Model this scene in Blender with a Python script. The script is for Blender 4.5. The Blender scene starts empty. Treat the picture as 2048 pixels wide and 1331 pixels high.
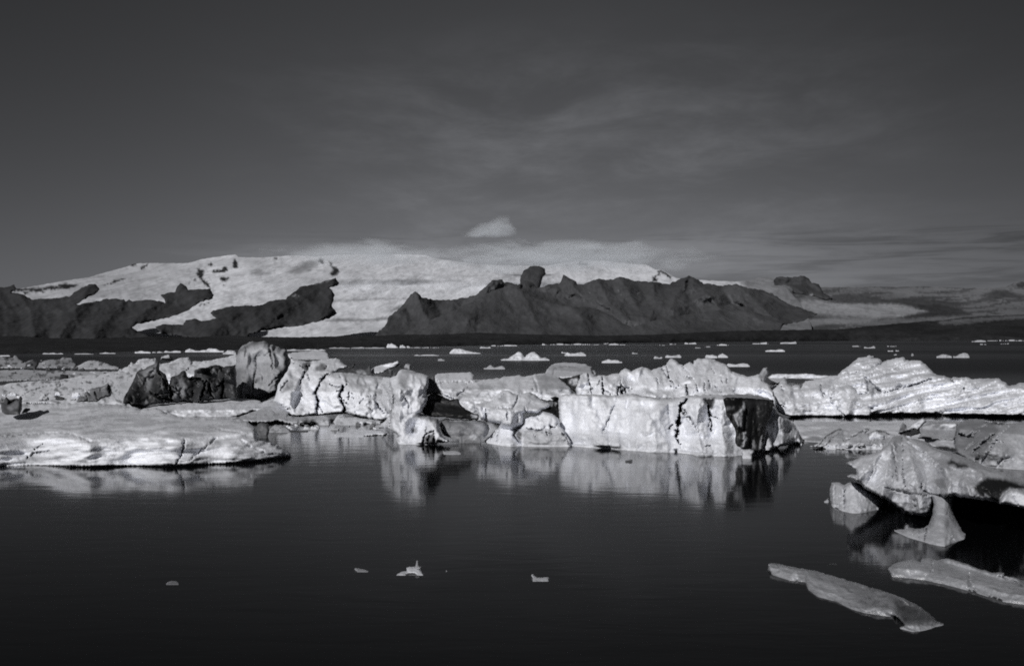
import bpy, math, random
import numpy as np
from mathutils import Vector
from mathutils.geometry import delaunay_2d_cdt

scn = bpy.context.scene
COL = scn.collection

# ------------------------------------------------------------------ camera
CAM_H = 6.0                      # eye height above the lagoon, metres
F = 1991.0                       # focal length in photo pixels (35 mm on 36 mm film, 2048 px wide)
CX, HY = 1024.0, 676.0           # vanishing point: centre column, horizon row
cam_d = bpy.data.cameras.new("camera")
cam_d.sensor_width = 36.0
cam_d.lens = 36.0 * F / 2048.0
cam_d.shift_y = (HY - 665.5) / 2048.0
cam_d.clip_start = 0.5
cam_d.clip_end = 60000.0
cam = bpy.data.objects.new("camera", cam_d)
cam.location = (0, 0, CAM_H)
cam.rotation_euler = (math.radians(90), 0, 0)
COL.objects.link(cam)
scn.camera = cam

# ------------------------------------------------------------------ sun
SUN_EL, SUN_AZ = math.radians(27), math.radians(210)     # behind the viewer, to the left
sv = Vector((math.sin(SUN_AZ) * math.cos(SUN_EL), math.cos(SUN_AZ) * math.cos(SUN_EL), math.sin(SUN_EL)))
sun_d = bpy.data.lights.new("sun", 'SUN')
sun_d.energy = 3.15
sun_d.angle = math.radians(0.5)
sun_d.color = (1.0, 0.985, 0.97)
sun = bpy.data.objects.new("sun", sun_d)
sun.rotation_euler = sv.to_track_quat('Z', 'Y').to_euler()
sun.location = (-40, -40, 60)
COL.objects.link(sun)

scn.view_settings.view_transform = 'Standard'
scn.view_settings.look = 'None'
scn.view_settings.exposure = 0.0
scn.view_settings.gamma = 1.0
scn.cycles.use_denoising = False
scn.cycles.max_bounces = 5
scn.cycles.volume_bounces = 2
scn.cycles.sample_clamp_indirect = 1.0
scn.cycles.volume_step_rate = 0.6
scn.cycles.filter_width = 1.8
scn.cycles.caustics_reflective = False
scn.cycles.caustics_refractive = False

# ------------------------------------------------------------------ node helper
class N:
    def __init__(s, tree): s.t = tree; s.n = tree.nodes; s.l = tree.links
    def new(s, t, **kw):
        n = s.n.new(t)
        for k, v in kw.items(): setattr(n, k, v)
        return n
    def put(s, sock, v):
        if isinstance(v, bpy.types.NodeSocket): s.l.new(v, sock)
        else: sock.default_value = v
    def m(s, op, a, b=0.0, c=0.0, clamp=False):
        n = s.new('ShaderNodeMath', operation=op); n.use_clamp = clamp
        s.put(n.inputs[0], a); s.put(n.inputs[1], b); s.put(n.inputs[2], c)
        return n.outputs[0]
    def add(s, a, b): return s.m('ADD', a, b)
    def sub(s, a, b): return s.m('SUBTRACT', a, b)
    def mul(s, a, b): return s.m('MULTIPLY', a, b)
    def ss(s, x, lo, hi, o0=0.0, o1=1.0):
        n = s.new('ShaderNodeMapRange', interpolation_type='SMOOTHSTEP')
        s.put(n.inputs[0], x)
        for i, v in enumerate((lo, hi, o0, o1)): s.put(n.inputs[i + 1], v)
        return n.outputs[0]
    def lin(s, x, lo, hi, o0, o1):
        n = s.new('ShaderNodeMapRange'); n.clamp = True
        s.put(n.inputs[0], x)
        for i, v in enumerate((lo, hi, o0, o1)): s.put(n.inputs[i + 1], v)
        return n.outputs[0]
    def xyz(s, x, y, z):
        n = s.new('ShaderNodeCombineXYZ')
        for i, v in enumerate((x, y, z)): s.put(n.inputs[i], v)
        return n.outputs[0]
    def noise(s, vec, scale, detail=4.0, rough=0.55, dist=0.0):
        n = s.new('ShaderNodeTexNoise')
        if vec is not None: s.put(n.inputs['Vector'], vec)
        n.inputs['Scale'].default_value = scale
        n.inputs['Detail'].default_value = detail
        n.inputs['Roughness'].default_value = rough
        n.inputs['Distortion'].default_value = dist
        return n.outputs['Fac']
    def scalev(s, v, f):
        n = s.new('ShaderNodeVectorMath', operation='MULTIPLY')
        s.put(n.inputs[0], v); n.inputs[1].default_value = f
        return n.outputs[0]
    def gauss(s, x, c, w):
        d = s.m('DIVIDE', s.sub(x, c), w)
        return s.m('POWER', 2.718, s.mul(s.mul(d, d), -1.0))

TINT = (0.965, 0.985, 1.05)      # the cool tone of the black-and-white film

# ------------------------------------------------------------------ sky
def build_sky():
    w = bpy.data.worlds.new("World"); scn.world = w; w.use_nodes = True
    g = N(w.node_tree); g.n.clear()
    sky = g.new('ShaderNodeTexSky', sky_type='NISHITA')
    sky.sun_disc = False
    sky.sun_elevation = SUN_EL; sky.sun_rotation = SUN_AZ
    sky.air_density = 1.0; sky.dust_density = 0.6; sky.ozone_density = 1.5
    sep = g.new('ShaderNodeSeparateColor'); g.l.new(sky.outputs[0], sep.inputs[0])
    red = sep.outputs[0]                                   # red-filter film
    tc = g.new('ShaderNodeTexCoord')
    sx = g.new('ShaderNodeSeparateXYZ'); g.l.new(tc.outputs['Generated'], sx.inputs[0])
    X, Y, Z = sx.outputs
    el = g.mul(g.m('ARCSINE', Z), 57.2958)
    az = g.mul(g.m('ARCTAN2', X, Y), 57.2958)
    front = g.ss(Y, -0.1, 0.3)
    base = g.m('POWER', g.mul(red, SKY_K), SKY_P)
    base = g.mul(base, g.ss(el, -1.0, 28.0, SKY_LO, SKY_HI))
    base = g.mul(base, g.mul(g.ss(az, 0.0, 32.0, 1.0, 0.52), g.ss(az, -32.0, -4.0, 0.72, 1.0)))               # lens vignetting painted into the sky towards both sides
    # high thin cloud, fanned out over the right half of the view
    warp = g.noise(g.xyz(g.mul(az, 0.05), g.mul(el, 0.12), 0.7), 1.0, 2.0, 0.5)
    v1 = g.xyz(g.mul(az, 0.10), g.add(g.mul(el, 0.34), g.mul(warp, 1.2)), 3.1)
    n1 = g.noise(v1, 1.0, 9.0, 0.62, 0.25)
    n1c = g.noise(g.xyz(g.mul(az, 0.33), g.add(g.mul(el, 0.95), g.mul(warp, 2.0)), 6.2), 1.0, 7.0, 0.6, 0.35)
    c1 = g.mul(g.ss(n1, 0.36, 0.70), g.ss(n1c, 0.25, 0.70, 0.45, 1.15))
    c1 = g.mul(c1, g.ss(az, -20.0, 0.0))
    c1 = g.mul(c1, g.mul(g.ss(el, 19.0, 11.0), g.ss(az, 26.0, 8.0, 0.15, 1.0)))
    # low banks lying against the ice cap
    v2 = g.xyz(g.mul(az, 0.11), g.mul(el, 1.7), 1.7)
    n2 = g.noise(v2, 1.0, 6.0, 0.6, 0.6)
    c2 = g.mul(g.ss(n2, 0.42, 0.68), g.mul(g.ss(el, 6.4, 4.4), g.mul(g.ss(az, -24.0, -11.0), g.ss(az, 26.0, 8.0, 0.3, 1.0))))
    dark2 = g.mul(g.ss(n2, 0.56, 0.36), g.mul(g.ss(el, 6.6, 5.2), g.ss(az, -14.0, -4.0)))
    # bright cap of cloud right over the ice dome
    c3 = g.mul(g.gauss(az, -7.5, 6.5), g.ss(el, 5.75, 4.7))
    n3 = g.noise(g.xyz(g.mul(az, 0.35), g.mul(el, 2.2), 5.0), 1.0, 6.0, 0.6, 0.5)
    c3 = g.mul(c3, g.ss(n3, 0.25, 0.75))
    out = g.add(base, g.mul(g.mul(c1, front), 0.044))
    out = g.add(out, g.mul(g.mul(c2, front), 0.038))
    out = g.sub(out, g.mul(g.mul(dark2, front), 0.034))
    out = g.add(out, g.mul(g.mul(c3, front), 0.10))
    out = g.m('MAXIMUM', out, 0.002)
    cc = g.new('ShaderNodeCombineColor')
    for i in range(3): g.put(cc.inputs[i], g.mul(out, TINT[i] / 0.1))
    bg = g.new('ShaderNodeBackground'); bg.inputs['Strength'].default_value = 0.1
    g.l.new(cc.outputs[0], bg.inputs['Color'])
    o = g.new('ShaderNodeOutputWorld'); g.l.new(bg.outputs[0], o.inputs[0])
SKY_K, SKY_P, SKY_LO, SKY_HI = 0.03, 1.0, 1.0, 0.80
build_sky()

# ------------------------------------------------------------------ materials
def mat_base(name):
    m = bpy.data.materials.new(name); m.use_nodes = True
    g = N(m.node_tree); g.n.clear()
    p = g.new('ShaderNodeBsdfPrincipled')
    o = g.new('ShaderNodeOutputMaterial'); g.l.new(p.outputs[0], o.inputs[0])
    return m, g, p

def grey(g, v):
    cc = g.new('ShaderNodeCombineColor')
    for i in range(3): g.put(cc.inputs[i], g.mul(v, TINT[i]))
    return cc.outputs[0]

def ice_material(name, s, bump, rough=0.5, spec=0.35, dist=0.12):
    """tone attribute = clean / dusty / ash-laden ice, and shade painted into recesses; s = texture size in 1/m"""
    m, g, p = mat_base(name)
    at = g.new('ShaderNodeAttribute', attribute_name='tone'); tone = at.outputs['Fac']
    geo = g.new('ShaderNodeNewGeometry'); pos = geo.outputs['Position']
    n1 = g.noise(pos, 0.55 * s, 6.0, 0.6, 0.3)
    n2 = g.noise(g.scalev(pos, (1.0, 1.0, 2.6)), 2.6 * s, 6.0, 0.65, 0.4)
    n3 = g.noise(pos, 11.0 * s, 3.0, 0.6)
    v = g.mul(tone, g.ss(n1, 0.30, 0.62, 0.92, 1.03))
    v = g.mul(v, g.ss(n2, 0.28, 0.60, 0.90, 1.03))
    v = g.mul(v, g.ss(n3, 0.32, 0.66, 0.93, 1.03))
    v = g.m('MINIMUM', v, 0.9)
    g.l.new(grey(g, v), p.inputs['Base Color'])
    p.inputs['Roughness'].default_value = rough
    p.inputs['Specular IOR Level'].default_value = spec
    h = g.add(g.mul(n1, 0.9), g.add(g.mul(n2, 0.42), g.mul(n3, 0.10)))
    b = g.new('ShaderNodeBump'); b.inputs['Strength'].default_value = bump; b.inputs['Distance'].default_value = dist
    g.l.new(h, b.inputs['Height']); g.l.new(b.outputs[0], p.inputs['Normal'])
    return m

ICE = ice_material('glacier_ice', 1.0, 0.55, dist=0.16)
ICE_FAR = ice_material('distant_ice', 0.25, 0.5, dist=0.6)
ICE_NEAR = ice_material('wet_ice', 2.2, 0.6, rough=0.24, spec=0.6, dist=0.10)

def rock_material(name, s, bump, dist, flat=1.0):
    m, g, p = mat_base(name)
    at = g.new('ShaderNodeAttribute', attribute_name='tone'); tone = at.outputs['Fac']
    geo = g.new('ShaderNodeNewGeometry'); pos = g.scalev(geo.outputs['Position'], (1.0, flat, 1.0))
    n1 = g.noise(pos, s, 8.0, 0.62, 0.4)
    n2 = g.noise(g.scalev(pos, (2.2, 1.0, 0.7)), 3.0 * s, 6.0, 0.65, 0.6)
    v = g.mul(tone, g.ss(n1, 0.30, 0.68, 0.84, 1.16))
    v = g.mul(v, g.ss(n2, 0.30, 0.68, 0.86, 1.14))
    v = g.m('MINIMUM', v, 0.9)
    g.l.new(grey(g, v), p.inputs['Base Color'])
    p.inputs['Roughness'].default_value = 0.9
    p.inputs['Specular IOR Level'].default_value = 0.1
    b = g.new('ShaderNodeBump'); b.inputs['Strength'].default_value = bump; b.inputs['Distance'].default_value = dist
    g.l.new(g.add(n1, g.mul(n2, 0.4)), b.inputs['Height']); g.l.new(b.outputs[0], p.inputs['Normal'])
    return m
ROCK = rock_material('mountain_rock', 0.006, 0.4, 50.0, 0.3)
GLAC = rock_material('glacier_snow', 0.0035, 0.15, 40.0, 0.25)
MORA = rock_material('moraine_gravel', 0.02, 0.6, 6.0)

def water_material():
    m, g, p = mat_base('lagoon_water')
    geo = g.new('ShaderNodeNewGeometry'); pos = geo.outputs['Position']
    sp = g.new('ShaderNodeSeparateXYZ'); g.l.new(pos, sp.inputs[0])
    y = sp.outputs[1]
    p.inputs['Base Color'].default_value = (0.0018, 0.0020, 0.0023, 1)
    p.inputs['IOR'].default_value = 1.333
    p.inputs['Specular IOR Level'].default_value = 0.34
    lanes = g.noise(g.scalev(pos, (0.0012, 0.0065, 1.0)), 1.0, 2.0, 0.5, 0.3)      # wind lanes on the open water
    ruf = g.ss(y, 60.0, 200.0, 0.0, 1.0)
    r = g.add(0.085, g.mul(ruf, g.ss(lanes, 0.36, 0.62, 0.17, 0.27)))
    g.l.new(r, p.inputs['Roughness'])
    w1 = g.noise(g.scalev(pos, (0.45, 1.3, 1.0)), 1.0, 2.5, 0.5, 0.4)
    w2 = g.noise(g.scalev(pos, (1.6, 4.5, 1.0)), 1.0, 2.0, 0.5, 0.3)
    patch = g.noise(g.scalev(pos, (0.05, 0.14, 1.0)), 1.0, 2.0, 0.5, 0.2)
    h = g.add(g.mul(w1, 0.026), g.mul(w2, g.ss(patch, 0.44, 0.64, 0.002, 0.012)))
    b = g.new('ShaderNodeBump'); b.inputs['Distance'].default_value = 1.0
    g.l.new(g.ss(y, 26.0, 75.0, 0.16, 0.5), b.inputs['Strength'])
    g.l.new(h, b.inputs['Height']); g.l.new(b.outputs[0], p.inputs['Normal'])
    return m
WATER = water_material()

# ------------------------------------------------------------------ numpy noise
def _h(ix, iy, seed):
    n = (ix.astype(np.int64) * 374761393 + iy.astype(np.int64) * 668265263 + seed * 1442695041) & 0x7fffffff
    n = ((n ^ (n >> 13)) * 1274126177) & 0x7fffffff
    n = n ^ (n >> 16)
    return (n & 0xffff) / 65535.0
def perlin(x, y, seed=0):
    ix, iy = np.floor(x), np.floor(y); fx, fy = x - ix, y - iy
    u, v = fx * fx * fx * (fx * (fx * 6 - 15) + 10), fy * fy * fy * (fy * (fy * 6 - 15) + 10)
    def gr(dx, dy):
        a = _h(ix + dx, iy + dy, seed) * 6.2831853
        return np.cos(a) * (fx - dx) + np.sin(a) * (fy - dy)
    a = gr(0, 0) * (1 - u) + gr(1, 0) * u
    b = gr(0, 1) * (1 - u) + gr(1, 1) * u
    return (a * (1 - v) + b * v) * 1.5
def fbm(x, y, seed=0, octv=4, gain=0.5):
    t, a = 0.0, 1.0
    for o in range(octv):
        t = t + a * perlin(x * 2 ** o + 17.3 * o, y * 2 ** o - 9.1 * o, seed + o); a *= gain
    return t
def ridged(x, y, seed=0, octv=4, gain=0.5):
    t, a = 0.0, 1.0
    for o in range(octv):
        t = t + a * (1 - 2.2 * np.abs(perlin(x * 2 ** o + 5.3 * o, y * 2 ** o + 3.7 * o, seed + o))); a *= gain
    return t
def facets(x, y, seed, soft=0.055):
    """broken planes: every cell of a jittered grid tilts its own way"""
    ix, iy = np.floor(x), np.floor(y)
    ds, hs = [], []
    for dx in (-1, 0, 1):
        for dy in (-1, 0, 1):
            cx = ix + dx + 0.15 + 0.7 * _h(ix + dx, iy + dy, seed)
            cy = iy + dy + 0.15 + 0.7 * _h(ix + dx, iy + dy, seed + 7)
            tx = _h(ix + dx, iy + dy, seed + 13) * 2 - 1
            ty = _h(ix + dx, iy + dy, seed + 19) * 2 - 1
            o = _h(ix + dx, iy + dy, seed + 29) - 0.5
            ds.append((x - cx) ** 2 + (y - cy) ** 2)
            hs.append(tx * (x - cx) + ty * (y - cy) + 0.5 * o)
    ds, hs = np.array(ds), np.array(hs)
    w = np.exp(-(np.sqrt(ds) - np.sqrt(ds.min(0))) / soft)
    return (w * hs).sum(0) / w.sum(0)

# ------------------------------------------------------------------ outline helpers
def q(x0, y0, s, pts): return [(x0 + x / s, y0 + y / s) for x, y in pts]
def c4(x0, pts): return q(x0, 660, 4.4357, pts)
def mz(x0, pts): return q(x0, 480, 3.9385, pts)
def c7(pts): return q(1600, 820, 4.1585, pts)
def c8(pts): return q(1500, 1060, 3.7372, pts)
def z7(x0, y0, pts): return q(x0, y0, 7.877, pts)

def seg_dist(P, poly, closed=True):
    A = np.array(poly, float)
    B = np.roll(A, -1, 0) if closed else A[1:]
    if not closed: A = A[:-1]
    out = np.full(len(P), 1e9)
    for a, b in zip(A, B):
        ab = b - a; L = max(ab @ ab, 1e-9)
        t = np.clip(((P - a) @ ab) / L, 0, 1)
        d = P - a - t[:, None] * ab
        out = np.minimum(out, np.einsum('ij,ij->i', d, d))
    return np.sqrt(out)
def inside(P, poly):
    A = np.array(poly, float); B = np.roll(A, -1, 0)
    c = np.zeros(len(P), bool); x, y = P[:, 0], P[:, 1]
    for (x1, y1), (x2, y2) in zip(A, B):
        if y1 == y2: continue
        c ^= ((y1 > y) != (y2 > y)) & (x < (x2 - x1) * (y - y1) / (y2 - y1) + x1)
    return c
def sdist(P, poly):
    d = seg_dist(P, poly); return np.where(inside(P, poly), d, -d)
def smooth(x): x = np.clip(x, 0, 1); return x * x * (3 - 2 * x)
def interp(pl, x):
    pl = sorted(pl); return np.interp(x, [p[0] for p in pl], [p[1] for p in pl])

SEED = [11]
def relief(name, poly, base, prof=((0, 0),), thick=4.0, edge=(8, 1.0), noise=(), fac=None, grooves=(), bumps=(),
           paint=(), tone=0.8, strata=None, step=2.4, jag=1.0, mat=None, parent=None, sub=True, tonevar=None,
           label=None, cat=None, group=None, kind=None, undercut=None, dshift=0.0, back_px=None, mottle=0.07):
    """A closed solid. `poly` is the outline as seen from the shore, `base` the waterline; every point gets its own
    distance: that of its waterline plus a setback growing with height, rounding at the rim, cracks, planes and noise."""
    SEED[0] += 37; sd = SEED[0]
    rnd = random.Random(sd)
    if isinstance(base, (int, float)): base = [(0, base)]
    bx = lambda x: interp(base, x)
    pts = np.array(poly, float)
    # densify + roughen
    dense = []
    n = len(pts)
    for i in range(n):
        a, b = pts[i], pts[(i + 1) % n]
        k = max(1, int(np.hypot(*(b - a)) / (step * 1.1)))
        for j in range(k): dense.append(a + (b - a) * j / k)
    dense = np.array(dense)
    by = bx(dense[:, 0])
    if jag:
        jx = fbm(dense[:, 0] / 9.0, dense[:, 1] / 9.0, sd + 1, 3, 0.6) * jag
        jy = fbm(dense[:, 0] / 9.0 + 50, dense[:, 1] / 9.0, sd + 2, 3, 0.6) * jag
        dense = dense + np.stack([jx, jy], 1)
    if sub:
        low = dense[:, 1] > by - 2.0
        Dl = CAM_H * F / (by - HY)
        dense[low, 1] = by[low] + np.clip(0.9 * F / Dl[low], 0.4, 40)
    poly2 = dense
    lo, hi = poly2.min(0), poly2.max(0)
    gx = np.arange(lo[0], hi[0], step); gy = np.arange(lo[1], hi[1], step * 0.87)
    G = np.array([(x + (step / 2 if r % 2 else 0), y) for r, y in enumerate(gy) for x in gx])
    if len(G):
        G = G + (np.stack([_h(np.arange(len(G)), np.zeros(len(G)), sd), _h(np.arange(len(G)), np.ones(len(G)), sd)], 1) - 0.5) * step * 0.45
        G = G[inside(G, poly2)]
        if len(G): G = G[seg_dist(G, poly2) > step * 0.6]
    allp = np.vstack([poly2, G]) if len(G) else poly2
    nb = len(poly2)
    # wind the outline counter-clockwise for the triangulation
    V, E, Fc, *_ = delaunay_2d_cdt([Vector((p[0], -p[1])) for p in allp], [], [list(range(nb))], 1, 1e-4)
    P = np.array([(v.x, -v.y) for v in V])
    faces = [tuple(f) for f in Fc if len(f) >= 3]
    # rim = edges used once
    cnt = {}
    for f in faces:
        for i in range(len(f)):
            e = tuple(sorted((f[i], f[(i + 1) % len(f)]))); cnt[e] = cnt.get(e, 0) + 1
    rim = np.zeros(len(P), bool)
    rim_e = {e for e, c in cnt.items() if c == 1}
    for a, b in rim_e: rim[a] = rim[b] = True
    by = bx(P[:, 0])
    D0 = CAM_H * F / (by - HY) + dshift
    v = np.maximum(by - P[:, 1], 0.0)
    d = seg_dist(P, poly2); d[rim] = 0
    mx, mzz = (P[:, 0] - CX) / F * D0, v / F * D0            # metres along and up
    Dp = D0 + interp(list(prof), v)
    if edge[1]:
        up = smooth(v / max(edge[0], 1))
        t = 1 - np.clip(d / edge[0], 0, 1)
        Dp = Dp + edge[1] * (1 - np.sqrt(np.clip(1 - t * t, 0, 1))) * up
    damp = smooth(v / 5.0) * 0.8 + 0.2
    for nz in noise:
        kind_, sx, sz, amp = nz[:4]
        fn = {'f': fbm, 'r': ridged}[kind_]
        Dp = Dp - amp * damp * fn(mx / sx, mzz / sz, sd + 3, nz[4] if len(nz) > 4 else 4, 0.5)
    if fac:
        fl = list(fac) if isinstance(fac[0], tuple) else [fac]
        for (cell, tilt) in fl + [(0.013 * D0.mean(), 0.30)]:
            wx = fbm(mx / cell, mzz / cell, sd + 21, 2) * 0.25
            Dp = Dp - tilt * damp * cell * facets(mx / cell + wx, mzz / cell * 0.8 + wx, sd + 9)
    T = np.full(len(P), float(tone))
    W = P + np.stack([fbm(P[:, 0] / 7, P[:, 1] / 7, sd + 4, 3, 0.6), fbm(P[:, 0] / 7 + 31, P[:, 1] / 7, sd + 5, 3, 0.6)], 1) * 1.6
    if tonevar:
        sx, sz, a = tonevar
        T = T * (1 + a * fbm(mx / sx, mzz / sz, sd + 6, 4, 0.55))
    if strata:
        for (ang, per, amp, dk) in strata:
            ca, sa = math.cos(math.radians(ang)), math.sin(math.radians(ang))
            s_ = (P[:, 1] * ca + P[:, 0] * sa) + 5 * fbm(P[:, 0] / 90, P[:, 1] / 40, sd + 8, 2)
            st = fbm(s_ / per, P[:, 0] / 160.0, sd + 10, 4, 0.65)
            st = np.sign(st) * np.abs(st) ** 0.7
            Dp = Dp - amp * damp * st
            T = T * (1 - dk * smooth((st + 0.05) / 0.5))
    gl = list(grooves)
    for gr in grooves:                                        # side cracks splitting off the main ones
        pl, w, dep, tn = gr[:4]
        if len(gr) > 4 or tn is None or tn > 0.3 or w < 2.4 or dep <= 0.25 or len(pl) < 3: continue
        for _ in range(2):
            i = rnd.randint(0, len(pl) - 2); t = rnd.random()
            p0 = np.array(pl[i]) * (1 - t) + np.array(pl[i + 1]) * t
            dr = np.array(pl[i + 1], float) - np.array(pl[i]); dr /= max(np.hypot(*dr), 1e-6)
            a = rnd.choice((-1, 1)) * rnd.uniform(0.5, 1.1)
            dr = np.array([dr[0] * math.cos(a) - dr[1] * math.sin(a), dr[0] * math.sin(a) + dr[1] * math.cos(a)])
            L_ = w * rnd.uniform(3, 7)
            nn = np.array([-dr[1], dr[0]]) * L_ * 0.15 * rnd.uniform(-1, 1)
            gl.append(([tuple(p0), tuple(p0 + dr * L_ * 0.5 + nn), tuple(p0 + dr * L_)], w * rnd.uniform(0.35, 0.55), dep * 0.45, min(0.45, tn + 0.15)))
    for gr in gl:
        pl, w, dep, tn = gr[:4]
        if len(pl) < 2: continue
        dd = seg_dist(W, pl, False)
        ends = np.minimum(np.hypot(*(P - np.array(pl[0])).T), np.hypot(*(P - np.array(pl[-1])).T))
        w = w * (0.68 + (0.68 if w < 10 else 0.0) * fbm(P[:, 0] / 8.0, P[:, 1] / 8.0, sd + 55, 3, 0.6)) * np.clip(0.35 + ends / (3.2 * w), 0.35, 1.0)
        w = np.maximum(w, 0.5)
        k = np.clip(1.0 - dd / gr[1], 0, 1) if len(gr) > 4 else smooth(1.15 - dd / w)
        Dp = Dp + dep * k
        if tn is not None: T = T + (tn - T) * smooth(1.1 - dd / (w * 0.9))
    for (bxp, byp, r, dm) in bumps:
        rr = (P[:, 0] - bxp) ** 2 + (P[:, 1] - byp) ** 2
        Dp = Dp + dm * np.exp(-rr / (r * r))
    for pa in paint:
        pg, soft, val = pa[:3]
        k = smooth(sdist(W, pg) / soft + 0.5)
        if len(pa) > 3 and pa[3]: Dp = Dp + pa[3] * k
        T = T + (val - T) * k
    if mottle:                                                # pits, dust and grit
        ms = 0.0062 * D0.mean()
        mn = fbm(mx / ms, mzz / ms * 1.5, sd + 40, 4, 0.65)
        mk = fbm(mx / ms / 6, mzz / ms / 4, sd + 47, 3)
        T = T * (1 - mottle * smooth((mn - 0.22 + 0.5 * mk) / 0.45))
        Dp = Dp + 0.5 * ms * mottle * smooth((mn - 0.3 + 0.5 * mk) / 0.4) * damp
    if undercut:                                              # melt notch at the waterline, its shadow painted into the tone too
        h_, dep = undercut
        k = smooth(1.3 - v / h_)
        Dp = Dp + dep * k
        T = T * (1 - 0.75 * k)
    Dp = np.maximum(Dp, D0 * 0.55)
    X = (P[:, 0] - CX) / F * Dp
    Zf = CAM_H - (P[:, 1] - HY) / F * Dp
    front = np.stack([X, Dp, Zf], 1)
    Rb = back_px or max(thick * 0.7 * F / D0.mean(), 3.0)
    t = 1 - np.clip(d / Rb, 0, 1)
    Yb = Dp + thick * np.sqrt(np.clip(1 - t * t, 0, 1)) * (1 + 0.15 * fbm(mx / 2.0, mzz / 2.0, sd + 30, 3))
    Yb = np.maximum(Yb, Dp)
    Zb = CAM_H - (P[:, 1] - HY) / F * Yb
    back = np.stack([(P[:, 0] - CX) / F * Yb, Yb, Zb], 1)
    bi = np.full(len(P), -1, int)
    inn = np.where(~rim)[0]
    bi[inn] = len(P) + np.arange(len(inn)); bi[rim] = np.where(rim)[0]
    verts = np.vstack([front, back[inn]])
    tones = np.concatenate([T, T[inn]])
    tris = []
    for f in faces:
        for i in range(1, len(f) - 1): tris.append((f[0], f[i], f[i + 1]))
    tris = np.array(tris)
    # face the viewer: normal must point towards -y
    a, b, c = P[tris[:, 0]], P[tris[:, 1]], P[tris[:, 2]]
    ar = (b[:, 0] - a[:, 0]) * (c[:, 1] - a[:, 1]) - (b[:, 1] - a[:, 1]) * (c[:, 0] - a[:, 0])
    tris = np.where((ar > 0)[:, None], tris[:, ::-1], tris)
    bt = bi[tris][:, ::-1]
    keep = np.array([len({*r}) == 3 for r in bt]) & ~(rim[tris].all(1))
    both = np.vstack([tris, bt[keep]])
    org = np.array([front[:, 0].mean(), front[:, 1].mean(), 0.0])
    if parent is not None: org = np.array(parent['_org'])
    me = bpy.data.meshes.new(name)
    me.from_pydata((verts - org).tolist(), [], both.tolist())
    me.polygons.foreach_set('use_smooth', [True] * len(me.polygons))
    at = me.attributes.new('tone', 'FLOAT', 'POINT')
    at.data.foreach_set('value', np.clip(tones, 0.004, 0.92).astype(np.float32))
    me.materials.append(mat or ICE)
    me.update()
    ev = np.zeros(len(me.edges) * 2, np.int32); me.edges.foreach_get('vertices', ev)
    sharp = [(min(a, b), max(a, b)) in rim_e for a, b in ev.reshape(-1, 2).tolist()]
    sa = me.attributes.get('sharp_edge') or me.attributes.new('sharp_edge', 'BOOLEAN', 'EDGE')
    sa.data.foreach_set('value', sharp)
    o = bpy.data.objects.new(name, me); COL.objects.link(o)
    if parent is not None: o.parent = parent
    else:
        o.location = org.tolist(); o['_org'] = org.tolist()
    if label: o['label'] = label
    if cat: o['category'] = cat
    if group: o['group'] = group
    if kind: o['kind'] = kind
    return o

# ================================================================== SETTING
def sheet(name, x0, x1, y0, y1, z, mat, kind='structure'):
    me = bpy.data.meshes.new(name)
    me.from_pydata([(x0, y0, z), (x1, y0, z), (x1, y1, z), (x0, y1, z)], [], [(0, 1, 2, 3)])
    at = me.attributes.new('tone', 'FLOAT', 'POINT'); at.data.foreach_set('value', [0.03] * 4)
    me.materials.append(mat)
    o = bpy.data.objects.new(name, me); COL.objects.link(o); o['kind'] = kind
    return o
sheet('water', -9000, 9000, -60, 3600, 0.0, WATER)
sheet('ground', -30000, 30000, 3300, 40000, 0.6, ROCK)

ST = dict(kind='structure', sub=False)
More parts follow.
